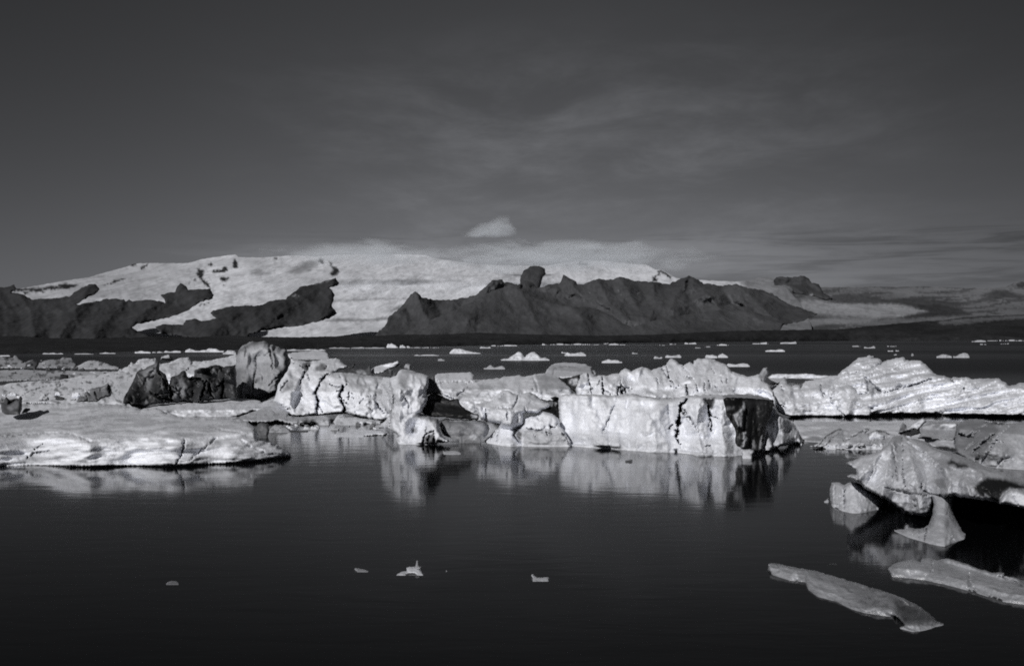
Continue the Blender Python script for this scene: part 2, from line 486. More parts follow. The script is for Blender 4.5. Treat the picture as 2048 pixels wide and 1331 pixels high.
# ---- ice cap behind everything
cap = [(-60, 585), (0, 582), (30, 578), (51, 575), (114, 564), (178, 554), (216, 543), (254, 533), (267, 527), (297, 526), (376, 526),
       (406, 518), (444, 512), (470, 508), (477, 514), (520, 515), (551, 513), (584, 510), (627, 512), (688, 509), (716, 508),
       (760, 510), (800, 508), (850, 510), (868, 516), (900, 521), (932, 525), (970, 529), (1020, 531), (1096, 531), (1122, 526),
       (1157, 522), (1208, 521), (1241, 525), (1292, 529), (1312, 539), (1322, 538), (1340, 549), (1352, 556), (1400, 560),
       (1480, 563), (1502, 560), (1528, 551), (1545, 555), (1575, 578), (1600, 605), (1620, 640), (1630, 690), (-60, 690)]
nunataks = [
    mz(0, [(1035, 195), (1040, 175), (1070, 178), (1075, 200), (1050, 208)]),
    mz(0, [(1095, 235), (1120, 210), (1150, 185), (1172, 180), (1160, 200), (1125, 225)]),
    mz(0, [(800, 352), (860, 340), (905, 310), (990, 302), (985, 312), (920, 325), (890, 345), (830, 352)]),
    mz(0, [(455, 362), (460, 345), (520, 343), (570, 352), (620, 350), (600, 360), (560, 375), (470, 372)]),
    mz(0, [(180, 408), (250, 400), (300, 385), (340, 395), (350, 415), (300, 405), (240, 412), (200, 432)]),
    mz(0, [(60, 385), (180, 378), (330, 375), (440, 360), (470, 372), (560, 372), (540, 382), (400, 388), (250, 395), (120, 405)]),
    mz(0, [(1545, 270), (1560, 215), (1580, 235), (1600, 225), (1612, 245), (1600, 270), (1600, 310), (1650, 345), (1665, 385), (1640, 370), (1590, 330), (1570, 300)]),
    mz(0, [(1475, 345), (1510, 322), (1560, 305), (1555, 312), (1510, 330), (1480, 352)]),
    mz(0, [(1640, 190), (1660, 178), (1685, 188), (1660, 203)]),
    mz(0, [(1670, 242), (1690, 232), (1740, 235), (1770, 208), (1790, 215), (1798, 240), (1770, 255), (1740, 252), (1690, 258)]),
    mz(0, [(1832, 215), (1835, 150), (1855, 142), (1870, 175), (1880, 195), (1865, 218), (1845, 222)]),
    mz(0, [(1735, 320), (1740, 290), (1790, 295), (1810, 285), (1812, 305), (1770, 325)]),
    mz(0, [(1745, 360), (1755, 345), (1775, 352), (1765, 368)]),
    mz(500, [(185, 145), (190, 130), (215, 132), (220, 145), (205, 153)]),
    mz(500, [(540, 165), (555, 142), (580, 150), (578, 185), (560, 190)]),
    mz(500, [(625, 165), (640, 170), (645, 205), (680, 215), (705, 245), (690, 275), (650, 282), (630, 270), (655, 235), (630, 200)]),
    mz(1000, [(500, 190), (515, 180), (535, 185), (530, 195)]),
    mz(1000, [(610, 190), (625, 165), (650, 168), (645, 185), (690, 178), (690, 195), (660, 195), (635, 185), (620, 198)]),
    mz(1000, [(1198, 325), (1205, 290), (1240, 265), (1240, 230), (1270, 232), (1320, 265), (1375, 320), (1360, 322), (1310, 280), (1265, 250), (1255, 275), (1225, 290), (1245, 325)]),
    mz(0, [(1560, 520), (1610, 500), (1665, 480), (1640, 500), (1600, 518)]),
]
ghosts = [mz(500, [(260, 250), (400, 190), (470, 155), (530, 155), (530, 190), (470, 240), (380, 270)]),
          mz(500, [(0, 250), (50, 225), (110, 245), (190, 255), (150, 275), (60, 280), (0, 275)])]
bands = [mz(500, [(650, 470), (800, 465), (1000, 458), (1230, 455), (1220, 468), (1000, 472), (760, 482), (650, 486)]),
         mz(500, [(640, 618), (700, 612), (900, 620), (1100, 600), (1085, 630), (900, 640), (700, 640), (600, 640)]),
         mz(500, [(1060, 560), (1130, 520), (1200, 505), (1180, 545), (1080, 575), (1020, 570)])]
relief('glacier', cap, 686.0, prof=((0, 0), (14, 900), (40, 2200), (70, 3400), (110, 5200), (180, 9500)), dshift=3600,
       thick=3000, edge=(4, 60), noise=(('f', 900, 260, 260, 5), ('f', 170, 70, 90, 4), ('r', 60, 28, 16, 3)), jag=0.8, step=3.4, mat=GLAC,
       tone=0.74, mottle=0.18, tonevar=(700, 260, 0.16), strata=((2, 26, 25, 0.05),),
       paint=[([(-80, 590), (-80, 560), (60, 560), (200, 530), (330, 515), (400, 540), (330, 600), (100, 620)], 60, 0.50)] + [(p, 2.2, 0.030) for p in nunataks] + [(p, 9, 0.36) for p in ghosts] + [(p, 5, 0.34) for p in bands]
       + [(mz(500, [(760, 520), (900, 480), (1180, 480), (1100, 560), (1000, 600), (760, 600), (680, 590)]), 14, 0.74), ([(1480, 530), (1660, 530), (1660, 700), (1520, 700), (1490, 610)], 26, 0.26)], **ST)

# ---- rock slopes of the left massif
slope_l = [(-60, 575), (0, 574), (15, 573), (29, 569), (34, 578), (22, 584), (45, 588), (55, 594), (62, 598), (85, 597), (110, 596), (140, 592),
           (158, 578), (178, 568), (190, 568), (200, 578), (196, 584), (168, 598), (153, 609), (175, 605), (200, 601), (213, 597),
           (248, 598), (252, 603), (258, 598), (265, 601), (300, 599), (322, 602), (330, 606), (328, 597), (321, 590), (335, 585), (352, 583),
           (354, 571), (362, 566), (373, 572), (377, 580), (400, 578), (421, 577), (427, 590), (425, 597), (404, 603), (388, 612),
           (375, 620), (358, 628), (330, 636), (300, 643), (275, 648), (263, 654), (276, 663), (300, 673), (330, 690), (-60, 690)]
relief('mountain', slope_l, 688.0, prof=((0, 0), (30, 500), (120, 2100)), dshift=3150, thick=1500, edge=(4, 40),
       noise=(('r', 420, 300, 120, 5), ('r', 130, 140, 28, 4)), jag=1.6, step=3.0, mat=ROCK, mottle=0.12, tone=0.046, grooves=[(pl, 24, -110, None, 'tri') for pl in ([(30, 575), (60, 620), (70, 670)], [(180, 570), (150, 620), (120, 670)], [(362, 568), (300, 610), (240, 668)], [(250, 600), (215, 640), (190, 670)])], tonevar=(500, 300, 0.25), **ST)
ridge_l = [(310, 653), (325, 648), (366, 649), (373, 640), (388, 637), (406, 642), (432, 636), (421, 626), (427, 620), (465, 612),
           (500, 611), (525, 609), (541, 601), (571, 598), (576, 592), (602, 573), (627, 568), (652, 561), (671, 556), (678, 566),
           (675, 571), (660, 575), (670, 589), (667, 599), (664, 612), (675, 627), (662, 635), (642, 641), (602, 651), (563, 655),
           (525, 662), (500, 668), (490, 690), (400, 690), (376, 674), (322, 667)]
relief('mountain', ridge_l, 688.0, prof=((0, 0), (30, 450), (130, 2000)), dshift=2900, thick=1500, edge=(4, 40),
       noise=(('r', 380, 280, 120, 5), ('r', 120, 140, 28, 4)), jag=1.4, step=2.8, mat=ROCK, mottle=0.12, tone=0.052, grooves=[(pl, 24, -120, None, 'tri') for pl in ([(652, 561), (590, 610), (520, 655)], [(602, 573), (540, 620), (480, 660)], [(500, 611), (460, 640), (420, 668)], [(671, 556), (655, 600), (640, 640)])], tonevar=(500, 300, 0.25),
       paint=[(mz(500, [(335, 440), (350, 430), (365, 430), (345, 445)]), 2, 0.3), (mz(500, [(380, 425), (390, 428), (378, 440), (365, 455)]), 2, 0.25),
              (mz(500, [(440, 352), (520, 330), (600, 318), (640, 308), (600, 330), (520, 345)]), 4, 0.17)], **ST)
# ---- far plateau and flat glacier on the right
plat = [(1470, 574), (1560, 575), (1640, 574), (1690, 574), (1740, 573), (1800, 574), (1850, 572), (1909, 575), (1960, 576), (2010, 574), (2030, 565), (2048, 562),
        (2120, 560), (2120, 690), (1470, 690)]
relief('glacier', plat, 688.0, prof=((0, 0), (40, 2500), (70, 5200), (120, 9000)), dshift=4200, thick=2500, edge=(4, 100),
       noise=(('f', 900, 120, 90, 4),), jag=0.8, step=3.2, mat=GLAC, tone=0.17, mottle=0.2, strata=((5, 9, 14, 0.5),), tonevar=(1500, 130, 0.18),
       paint=[(mz(1528, [(230, 500), (300, 480), (420, 470), (540, 490), (760, 500), (1000, 500), (1170, 530), (1300, 560), (1080, 605), (880, 610), (700, 600), (500, 590), (420, 575), (300, 545)]), 8, 0.34),
              (mz(1528, [(-40, 720), (100, 680), (330, 630), (600, 610), (900, 625), (800, 650), (500, 660), (250, 700), (0, 720)]), 5, 0.26),
              (mz(1528, [(500, 490), (700, 465), (1000, 460), (1250, 460), (1500, 480), (1650, 500), (1450, 530), (1250, 535), (1050, 500), (760, 498)]), 7, 0.07),
              (mz(1528, [(1150, 520), (1350, 500), (1550, 540), (1650, 590), (1400, 600), (1150, 620), (1050, 610), (1300, 560)]), 6, 0.05),
              (mz(1528, [(1700, 440), (1800, 395), (1900, 390), (2000, 430), (2250, 470), (2000, 460)]), 7, 0.08),
              (mz(1528, [(1980, 345), (2048, 320), (2250, 320), (2250, 375), (2000, 372)]), 4, 0.05)], **ST)
# rocky nunatak over the flat glacier
relief('mountain', mz(1528, [(80, 350), (78, 310), (100, 292), (200, 290), (320, 283), (350, 295), (378, 335), (430, 345), (450, 375), (470, 415), (520, 440), (545, 475), (480, 470), (400, 445), (300, 430), (220, 415), (225, 385), (150, 360)]),
       688.0, prof=((0, 0), (120, 900)), dshift=3500, thick=900, edge=(4, 30), noise=(('r', 300, 200, 60, 4),), jag=1.8, step=2.6, mat=ROCK, mottle=0.12,
       tone=0.055, paint=[(mz(1528, [(355, 420), (380, 420), (385, 435), (360, 435)]), 2, 0.2), (mz(1528, [(110, 350), (220, 375), (215, 390), (170, 385)]), 3, 0.2)], **ST)
low_r = [(1500, 676), (1560, 670), (1620, 663), (1680, 658), (1740, 652), (1800, 646), (1850, 642), (1880, 641), (1930, 634), (1990, 631), (2060, 628), (2120, 628), (2120, 692), (1500, 692)]
relief('hills', low_r, 688.0, prof=((0, 0), (30, 1500), (60, 2600)), dshift=3300, thick=1200, edge=(4, 60), noise=(('f', 700, 80, 50, 4),), jag=0.8,
       step=3.0, mat=ROCK, mottle=0.12, tone=0.028, strata=((4, 12, 8, 0.3),),
       paint=[(mz(1528, [(1360, 640), (1500, 625), (1800, 605), (2048, 590), (2200, 585), (2200, 612), (1900, 625), (1600, 650), (1400, 662)]), 5, 0.13),
              (mz(1528, [(1480, 660), (1600, 640), (1800, 628), (1700, 645), (1500, 670)]), 4, 0.10)], **ST)
# ---- central rock massif: dome, main ridge and the nearer foothills; rock lightened to stand in for haze
relief('mountain', [(1036, 580), (1040, 566), (1041, 552), (1050, 539), (1062, 532), (1078, 531), (1089, 537), (1092, 547), (1085, 555), (1081, 572), (1075, 585)],
       688.0, prof=((0, 0), (160, 1800)), dshift=5400, thick=800, edge=(12, 120), noise=(('r', 160, 120, 30, 4),), jag=1.0, step=2.4, mat=ROCK, mottle=0.12, tone=0.06, **ST)
mass = [(749, 690), (750, 669), (769, 652), (779, 632), (795, 620), (810, 604), (822, 588), (830, 583), (838, 587), (843, 594), (856, 597), (880, 599), (906, 599),
        (937, 594), (957, 587), (962, 580), (972, 573), (982, 563), (983, 560), (1005, 558), (1008, 564), (1015, 564), (1036, 569),
        (1051, 562), (1066, 565), (1072, 573), (1084, 574), (1099, 569), (1119, 566), (1122, 559), (1128, 549), (1137, 556), (1152, 563), (1156, 570),
        (1168, 568), (1193, 557), (1218, 560), (1239, 554), (1254, 556), (1267, 561), (1305, 564), (1340, 568), (1356, 559), (1378, 551), (1396, 559),
        (1406, 566), (1439, 570), (1472, 568), (1498, 576), (1528, 580), (1553, 592), (1574, 607), (1604, 617), (1635, 627), (1624, 635), (1604, 642),
        (1566, 650), (1528, 661), (1500, 690)]
relief('mountain', mass, 688.0, prof=((0, 0), (40, 650), (140, 2300)), dshift=3050, thick=1500, edge=(4, 40),
       noise=(('r', 520, 380, 190, 5), ('r', 170, 200, 40, 4)), jag=1.7, step=2.6, mat=ROCK, mottle=0.05, tone=0.074, tonevar=(400, 250, 0.22),
       grooves=[(pl, w_, -1.7 * d_, None, 'tri') for pl, w_, d_ in (
                ([(1128, 549), (1160, 590), (1240, 640)], 22, 110), ([(1193, 557), (1215, 600), (1260, 640)], 24, 130), ([(1239, 554), (1262, 590), (1290, 640)], 24, 130),
                ([(1305, 564), (1310, 600), (1300, 640)], 20, 90), ([(1378, 551), (1352, 590), (1330, 640)], 34, 110), ([(1378, 551), (1425, 600), (1470, 650)], 30, 170), ([(1472, 568), (1520, 610), (1560, 650)], 30, 150),
                ([(830, 583), (850, 630), (880, 668)], 28, 150), ([(983, 560), (955, 620), (930, 668)], 34, 190), ([(906, 599), (900, 640), (880, 668)], 22, 90), ([(1005, 558), (1060, 600), (1120, 640)], 30, 150))] + [(mz(1000, [(180, 370), (330, 420), (500, 480), (700, 500), (850, 560)]), 26, 150, None), (mz(1000, [(1500, 300), (1470, 400), (1560, 480), (1900, 520)]), 24, 90, None)],
       paint=[(mz(1000, [(690, 400), (705, 408), (712, 418), (700, 415)]), 1.5, 0.22), (mz(1000, [(930, 392), (940, 392), (938, 405), (930, 400)]), 1.5, 0.25),
              (mz(1000, [(1085, 415), (1095, 410), (1090, 428), (1080, 428)]), 1.5, 0.25), (mz(1000, [(950, 430), (962, 445), (958, 450), (948, 436)]), 1.5, 0.2)], **ST)
foot = [(790, 690), (815, 662), (860, 640), (905, 622), (950, 600), (985, 581), (1015, 572), (1036, 573), (1052, 586), (1080, 598), (1105, 607), (1140, 613),
        (1175, 613), (1200, 620), (1222, 630), (1245, 645), (1275, 660), (1300, 690)]
relief('mountain', foot, 688.0, prof=((0, 0), (40, 600), (130, 1700)), dshift=2600, thick=900, edge=(10, 60),
       noise=(('r', 420, 260, 110, 5), ('r', 120, 120, 25, 4)), jag=1.4, step=2.6, mat=ROCK, mottle=0.05, tone=0.078, grooves=[([(1036, 573), (1062, 620), (1085, 668)], 30, -140, None, 'tri'), ([(960, 596), (940, 630), (925, 668)], 24, -90, None, 'tri'), ([(1140, 613), (1165, 640), (1180, 668)], 24, -90, None, 'tri')], tonevar=(400, 200, 0.2), **ST)
foot2 = [(1200, 690), (1240, 662), (1290, 646), (1340, 632), (1400, 626), (1450, 618), (1500, 622), (1545, 634), (1570, 645), (1560, 660), (1570, 690)]
relief('mountain', foot2, 688.0, prof=((0, 0), (40, 600), (100, 1300)), dshift=2500, thick=900, edge=(8, 50),
       noise=(('r', 380, 200, 100, 5), ('r', 120, 120, 25, 4)), jag=1.2, step=2.6, mat=ROCK, mottle=0.12, tone=0.072, tonevar=(400, 200, 0.2), **ST)
# ---- dark moraine along the far shore
mor = [(-80, 671), (0, 672), (35, 671), (60, 673), (110, 676), (180, 677), (240, 674), (260, 676), (300, 672), (400, 674), (430, 671), (460, 670), (500, 673), (600, 674), (700, 671), (760, 671),
       (800, 668), (850, 669), (960, 665), (1050, 668), (1200, 671), (1300, 669), (1400, 664), (1480, 661), (1600, 659), (1750, 658), (1790, 660), (1830, 667), (1870, 671), (1900, 668),
       (1960, 667), (2048, 676), (2120, 677), (2120, 684), (2048, 682.5), (1900, 681.8), (1700, 682), (1400, 684), (1200, 687), (1000, 691), (800, 694), (560, 698), (400, 701), (200, 705), (0, 708), (-80, 709)]
mor_base = [(-80, 708.5), (0, 707), (200, 704), (400, 700), (560, 697), (800, 693), (1000, 690), (1200, 686), (1400, 683.5), (1700, 681), (1900, 680.8), (2048, 680.6), (2120, 680.6)]
relief('moraine', mor, mor_base, prof=((0, 0), (8, 30), (36, 260)), thick=200, edge=(3, 8), noise=(('r', 60, 20, 9, 4),), jag=0.7,
       step=3.0, mat=MORA, mottle=0.2, tone=0.029, tonevar=(60, 12, 0.3), kind='structure')

# ---- clouds lying on the ice cap: real, thin, lumpy volumes
def cloud(name, label, px0, px1, py0, py1, Y, depth, dens, sc, seed, thr=0.42, shear=0.0, puff=False):
    m = bpy.data.materials.new('cloud_vapour'); m.use_nodes = True
    g = N(m.node_tree); g.n.clear()
    v = g.new('ShaderNodeVolumePrincipled'); v.inputs['Color'].default_value = (0.93, 0.965, 1.0, 1); v.inputs['Anisotropy'].default_value = 0.1
    tc = g.new('ShaderNodeTexCoord'); oc = tc.outputs['Object']
    ln = g.new('ShaderNodeVectorMath', operation='LENGTH'); g.l.new(oc, ln.inputs[0])
    if puff:                                                  # flat base, peak towards one end, thin tail
        sp = g.new('ShaderNodeSeparateXYZ'); g.l.new(oc, sp.inputs[0])
        zz = g.add(sp.outputs[2], 0.42)
        left = g.m('MAXIMUM', g.sub(0.42, sp.outputs[0]), 0.0)
        up = g.add(g.mul(zz, 0.74), g.mul(left, 0.42)); dn = g.mul(zz, -3.2)
        right = g.m('MAXIMUM', g.sub(sp.outputs[0], 0.42), 0.0)
        g.l.new(g.xyz(g.add(g.mul(sp.outputs[0], 0.85), g.mul(right, 1.1)), sp.outputs[1], g.m('MAXIMUM', up, dn)), ln.inputs[0])
    of = g.new('ShaderNodeVectorMath', operation='ADD'); g.l.new(g.scalev(oc, sc), of.inputs[0]); of.inputs[1].default_value = (seed, seed * 0.7, 1.3)
    n = g.noise(of.outputs[0], 1.0, 6.0, 0.66, 0.6)
    d = g.sub(g.add(g.mul(n, 0.9), 0.16), g.mul(g.m('POWER', ln.outputs['Value'], 2.0), 0.52))
    g.l.new(g.mul(g.ss(d, thr - 0.12, thr + 0.20), dens), v.inputs['Density'])
    o = g.new('ShaderNodeOutputMaterial'); g.l.new(v.outputs[0], o.inputs['Volume'])
    me = bpy.data.meshes.new(name)
    vs, fs, nu, nv = [], [], 24, 12
    for j in range(nv + 1):
        for i in range(nu):
            a, b = 2 * math.pi * i / nu, math.pi * j / nv
            vs.append((math.sin(b) * math.cos(a), math.sin(b) * math.sin(a), math.cos(b)))
    for j in range(nv):
        for i in range(nu):
            fs.append((j * nu + i, j * nu + (i + 1) % nu, (j + 1) * nu + (i + 1) % nu, (j + 1) * nu + i))
    import bmesh
    bm = bmesh.new(); vv = [bm.verts.new(p) for p in vs]
    for f in fs: bm.faces.new([vv[k] for k in f])
    bmesh.ops.remove_doubles(bm, verts=bm.verts, dist=1e-5); bmesh.ops.recalc_face_normals(bm, faces=bm.faces)
    bm.to_mesh(me); bm.free()
    me.materials.append(m)
    o = bpy.data.objects.new(name, me); COL.objects.link(o)
    cx, cy = (px0 + px1) / 2, (py0 + py1) / 2
    o.location = ((cx - CX) / F * Y, Y, CAM_H - (cy - HY) / F * Y)
    o.scale = ((px1 - px0) / 2 / F * Y, depth / 2, (py1 - py0) / 2 / F * Y)
    o.rotation_euler = (0, shear, 0)
    o['label'] = label; o['category'] = 'cloud'; o['group'] = 'low clouds on the ice cap'
cloud('cloud', 'long pale cloud bank veiling the left part of the ice cap summit', 440, 1000, 468, 548, 10200, 1500, 0.0020, (3.4, 1.0, 1.8), 3.0, thr=0.46)
cloud('cloud', 'grey streaky cloud bank hanging over the middle of the ice cap', 740, 1520, 466, 562, 9900, 1600, 0.0020, (5.0, 1.0, 2.8), 9.0, thr=0.44)
cloud('cloud', 'small bright pointed cloud floating alone above the ice cap', 905, 1062, 420, 486, 10800, 600, 0.0042, (1.7, 0.9, 1.2), 27.0, thr=0.36, puff=True)
scn.cycles.volume_max_steps = 256

# ================================================================== ICE
BERG = 'iceberg'
SN = (('f', 1.6, 1.2, 0.34, 5), ('r', 0.7, 0.55, 0.09, 4))      # melt-worn surface
FL = (('f', 3.0, 0.9, 0.5, 5), ('f', 0.7, 0.3, 0.10, 4))
LEDGE = 'icebergs jammed together across the middle of the lagoon'
BITS = 'small pieces of ice adrift on the near water'
FARF = 'ice floes scattered over the open water'
SHORE = 'ice lying along the far dark shore'
RUB = 'loose ice blocks heaped on the icebergs'

# ---------- left foreground floe
relief('ice_floe', [(-300, 870), (-250, 835), (-160, 815), (-60, 812), (0, 812), (30, 806), (60, 808), (110, 806), (180, 805), (250, 810), (280, 817), (310, 815), (350, 830), (395, 836), (440, 834), (470, 836), (492, 841), (505, 850),
        (514, 862), (518, 877), (545, 884), (560, 893), (572, 901), (584, 907), (580, 914), (520, 921), (440, 928), (380, 931), (300, 931), (180, 933), (90, 931), (0, 935), (-60, 936), (-200, 938), (-290, 925)],
       [(-60, 935), (0, 934), (90, 931), (180, 933), (300, 931), (380, 930), (440, 927), (520, 921), (584, 913)],
       prof=((0, 0), (36, 0.3), (56, 1.1), (70, 3.0), (84, 6.0), (102, 10.5), (135, 18)), thick=7, edge=(10, 1.6), mottle=0.10,
       noise=(('f', 4.2, 1.3, 0.8, 4), ('f', 1.3, 0.6, 0.06, 3)), undercut=(1.8, 0.4),
       strata=((3, 8, 0.05, 0.26),), tone=0.86, tonevar=(5, 1.5, 0.10), step=2.5, jag=1.6,
       grooves=[(c4(0, [(1560, 1190), (1610, 1100), (1640, 980)]), 3, 0.5, 0.55), (c4(0, [(0, 930), (130, 940), (300, 920), (560, 910), (650, 930), (800, 980)]), 3, 0.25, 0.55),
                (c4(380, [(180, 850), (300, 890), (490, 910)]), 2.4, 0.25, 0.5), (c4(0, [(300, 1060), (360, 1020), (390, 1000)]), 2.5, 0.4, 0.35),
                (c4(0, [(230, 1140), (300, 1090), (440, 1070)]), 3, 0.4, 0.4), (c4(380, [(230, 960), (100, 1060), (0, 1150)]), 3, 0.25, 0.6), (c4(380, [(440, 960), (560, 1040), (700, 1100)]), 2.4, 0.15, 0.65)],
       bumps=[(150, 890, 60, -0.8), (330, 895, 60, -1.0), (470, 905, 45, -0.8), (60, 865, 50, 0.6)],
       paint=[(c4(0, [(0, 1180), (280, 1180), (520, 1140), (300, 1100), (180, 1150)]), 8, 0.45)],
       label='broad low ice floe with layered grey top filling the lower left shore of ice', cat='ice floe', group=LEDGE)

# ---------- rubble and snowfields behind it
relief('ice_floe', c4(0, [(-560, 340), (-480, 280), (-160, 240), (0, 235), (60, 250), (115, 245), (125, 218), (155, 230), (165, 262), (215, 285), (290, 262), (330, 292), (430, 262), (520, 262), (560, 243), (630, 245), (655, 290), (690, 300), (660, 335), (420, 345), (0, 345)]),
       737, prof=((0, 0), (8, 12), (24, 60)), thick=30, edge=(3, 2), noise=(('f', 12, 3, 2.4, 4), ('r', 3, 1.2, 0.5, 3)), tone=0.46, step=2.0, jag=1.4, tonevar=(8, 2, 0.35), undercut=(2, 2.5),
       mottle=0.72, label='grey rubbly floe with a small white stump under the dark shore', cat='ice floe', group=LEDGE)
relief('ice_block', c4(0, [(213, 335), (240, 290), (290, 262), (335, 275), (345, 300), (320, 335)]), 737.5, prof=((0, 0), (14, 5)), thick=8, edge=(4, 2), noise=(('f', 4, 3, 0.7, 3),), tone=0.08, step=1.8,
       dshift=-6, label='small black hump-shaped ice block on the far left floe edge', cat='ice block', group=RUB)
relief('iceberg', c4(0, [(590, 352), (650, 340), (720, 302), (785, 273), (850, 268), (925, 286), (1000, 318), (1070, 332), (1062, 352), (900, 356)]), 739.5, prof=((0, 0), (20, 22)), thick=20, edge=(4, 3),
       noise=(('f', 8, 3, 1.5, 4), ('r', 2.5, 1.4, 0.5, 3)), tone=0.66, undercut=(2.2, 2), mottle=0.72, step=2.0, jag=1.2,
       label='low white mound of ice with a dark waterline on the left', cat=BERG, group=LEDGE)
relief('ice_floe', c4(0, [(-560, 470), (-480, 380), (-160, 350), (0, 356), (200, 350), (420, 358), (640, 362), (900, 366), (1060, 362), (1180, 340), (1240, 335), (1200, 400), (900, 420), (600, 445), (540, 450), (200, 458), (0, 466)]),
       [(-40, 766), (0, 765), (45, 763), (122, 761), (270, 757)], prof=((0, 0), (8, 10), (26, 50)), thick=25, edge=(3, 2), noise=(('f', 10, 2.6, 2.2, 4), ('r', 2, 0.9, 0.4, 3)), tone=0.55, step=2.0,
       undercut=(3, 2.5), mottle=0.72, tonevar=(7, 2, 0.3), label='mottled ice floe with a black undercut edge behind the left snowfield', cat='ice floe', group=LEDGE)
relief('ice_block', c4(0, [(530, 440), (530, 395), (555, 388), (605, 395), (610, 420), (575, 440), (550, 448)]), 762, prof=((0, 0), (12, 2)), thick=3, edge=(4, 1), noise=(('f', 2, 2, 0.4, 3),), tone=0.035, step=1.6, dshift=-4,
       label='small black ice block at the end of the black undercut edge', cat='ice block', group=RUB)
relief('ice_floe', c4(0, [(-900, 700), (-800, 560), (-160, 495), (0, 492), (90, 470), (210, 458), (380, 446), (540, 440), (620, 425), (720, 402), (860, 395), (980, 378), (1060, 366), (1150, 345), (1250, 330), (1330, 420), (1330, 560), (1300, 700), (700, 720), (0, 720)]),
       [(-40, 826), (320, 822)], prof=((0, 0), (20, 3), (40, 10), (80, 32), (110, 60)), thick=20, edge=(6, 4), noise=(('f', 5, 1.7, 1.0, 5), ('r', 1.6, 0.7, 0.22, 4)), tone=0.85, step=2.2, mottle=0.62,
       tonevar=(6, 2, 0.14), fac=(4.0, 0.25),
       grooves=[(c4(0, [(190, 590), (260, 540), (400, 500), (560, 480)]), 2.2, 0.6, 0.3), (c4(0, [(380, 600), (440, 560)]), 2.5, 0.4, 0.1), (c4(0, [(720, 465), (820, 462)]), 2.5, 0.6, 0.05), (c4(0, [(510, 505), (530, 490), (570, 475)]), 3, 0.4, 0.18),
                (c4(0, [(200, 655), (330, 650), (450, 658)]), 2.4, 0.8, 0.06), (c4(0, [(1000, 550), (1050, 530)]), 1.6, 0.3, 0.2)],
       label='wide white rubbly snowfield of ice rising behind the left floe', cat='ice floe', group=LEDGE)
relief('ice_block', c4(0, [(8, 660), (35, 630), (55, 588), (85, 615), (110, 612), (150, 600), (160, 610), (180, 585), (198, 600), (195, 700), (180, 742), (100, 752), (45, 745), (18, 725)]), 829, prof=((0, 0), (36, 2)), thick=2.4, edge=(7, 1.0),
       noise=(('f', 1.4, 1, 0.3, 4),), tone=0.07, step=1.8, sub=False, dshift=-23, paint=[(c4(0, [(65, 690), (150, 620), (185, 640), (150, 690), (90, 715)]), 5, 0.22)],
       grooves=[(c4(0, [(60, 660), (150, 605)]), 3, 0.7, 0.025)], label='dark grey star-shaped ice block standing on the left floe', cat='ice block', group=RUB)
relief('ice_block', c4(0, [(190, 735), (205, 705), (235, 685), (265, 692), (268, 710), (230, 730)]), 828, prof=((0, 0), (14, 1)), thick=1.2, edge=(5, 0.7), tone=0.05, noise=(('f', 0.8, 0.6, 0.12, 3),), step=1.6, sub=False, dshift=-22,
       label='small black boulder of ice beside the star-shaped block', cat='ice block', group=RUB)
relief('ice_block', c4(0, [(680, 634), (695, 600), (715, 582), (745, 590), (752, 548), (770, 545), (795, 560), (800, 525), (850, 508), (930, 490), (958, 468), (985, 500), (992, 550), (980, 585), (900, 608), (860, 636), (760, 634)]), 822,
       prof=((0, 0), (40, 4)), thick=3, edge=(5, 0.8), noise=(('f', 1.0, 3.0, 0.35, 4),), tone=0.17, step=1.8, sub=False, dshift=-9, tonevar=(0.6, 4, 0.4),
       grooves=[(c4(0, [(840, 540), (870, 625)]), 3.5, 0.8, 0.03), (c4(0, [(755, 560), (785, 630)]), 2.5, 0.5, 0.08), (c4(0, [(960, 480), (970, 560)]), 4, 0.5, 0.03), (c4(0, [(795, 555), (830, 620)]), 2, 0.4, 0.1)],
       label='row of grey ribbed ice slabs leaning left of the black iceberg', cat='ice block', group=RUB)

# ---------- white hill behind the black berg
hill = relief('iceberg', c4(0, [(1020, 400), (1060, 345), (1130, 320), (1165, 285), (1190, 300), (1225, 262), (1290, 245), (1330, 255), (1375, 250), (1400, 285), (1440, 300), (1500, 290), (1570, 255), (1610, 245), (1670, 245), (1710, 275), (1790, 275), (1850, 270), (2020, 235), (2085, 215), (2130, 235), (2130, 420), (1900, 560), (1500, 600), (1200, 500)]),
       [(220, 796), (460, 790)], prof=((0, 0), (45, 6), (90, 26)), thick=16, edge=(6, 3), noise=(('f', 4, 2.2, 0.9, 5), ('r', 1.4, 0.9, 0.22, 4)), dshift=14, tone=0.84, step=2.1, mottle=0.35, fac=(3.5, 0.35), jag=1.5,
       grooves=[(z7(220, 680, [(1200, 480), (1250, 420), (1310, 330)]), 2.2, 1.5, 0.05), (z7(220, 680, [(415, 390), (430, 320)]), 2, 0.8, 0.1), (z7(220, 680, [(310, 420), (310, 370)]), 2.5, 0.8, 0.1), (z7(220, 680, [(150, 490), (210, 440)]), 3.5, 0.8, 0.03), (z7(220, 680, [(695, 330), (690, 290)]), 2, 0.6, 0.1)],
       label='white snowy berg whose jagged crest rises behind the black iceberg', cat=BERG, group=LEDGE)
relief('ice_block', z7(220, 680, [(800, 300), (815, 260), (870, 235), (920, 230), (955, 245), (985, 300), (1000, 330), (900, 320)]), 735, prof=((0, 0), (14, 4)), thick=5, edge=(3, 1), tone=0.45, step=1.6, dshift=-60, sub=False,
       paint=[(z7(220, 680, [(800, 320), (820, 278), (940, 290), (930, 240), (960, 245), (1000, 330)]), 2, 0.03)], noise=(('f', 2, 1.5, 0.3, 3),),
       label='small dark-edged slab perched on the white crest above the black iceberg', cat='ice block', group=RUB)

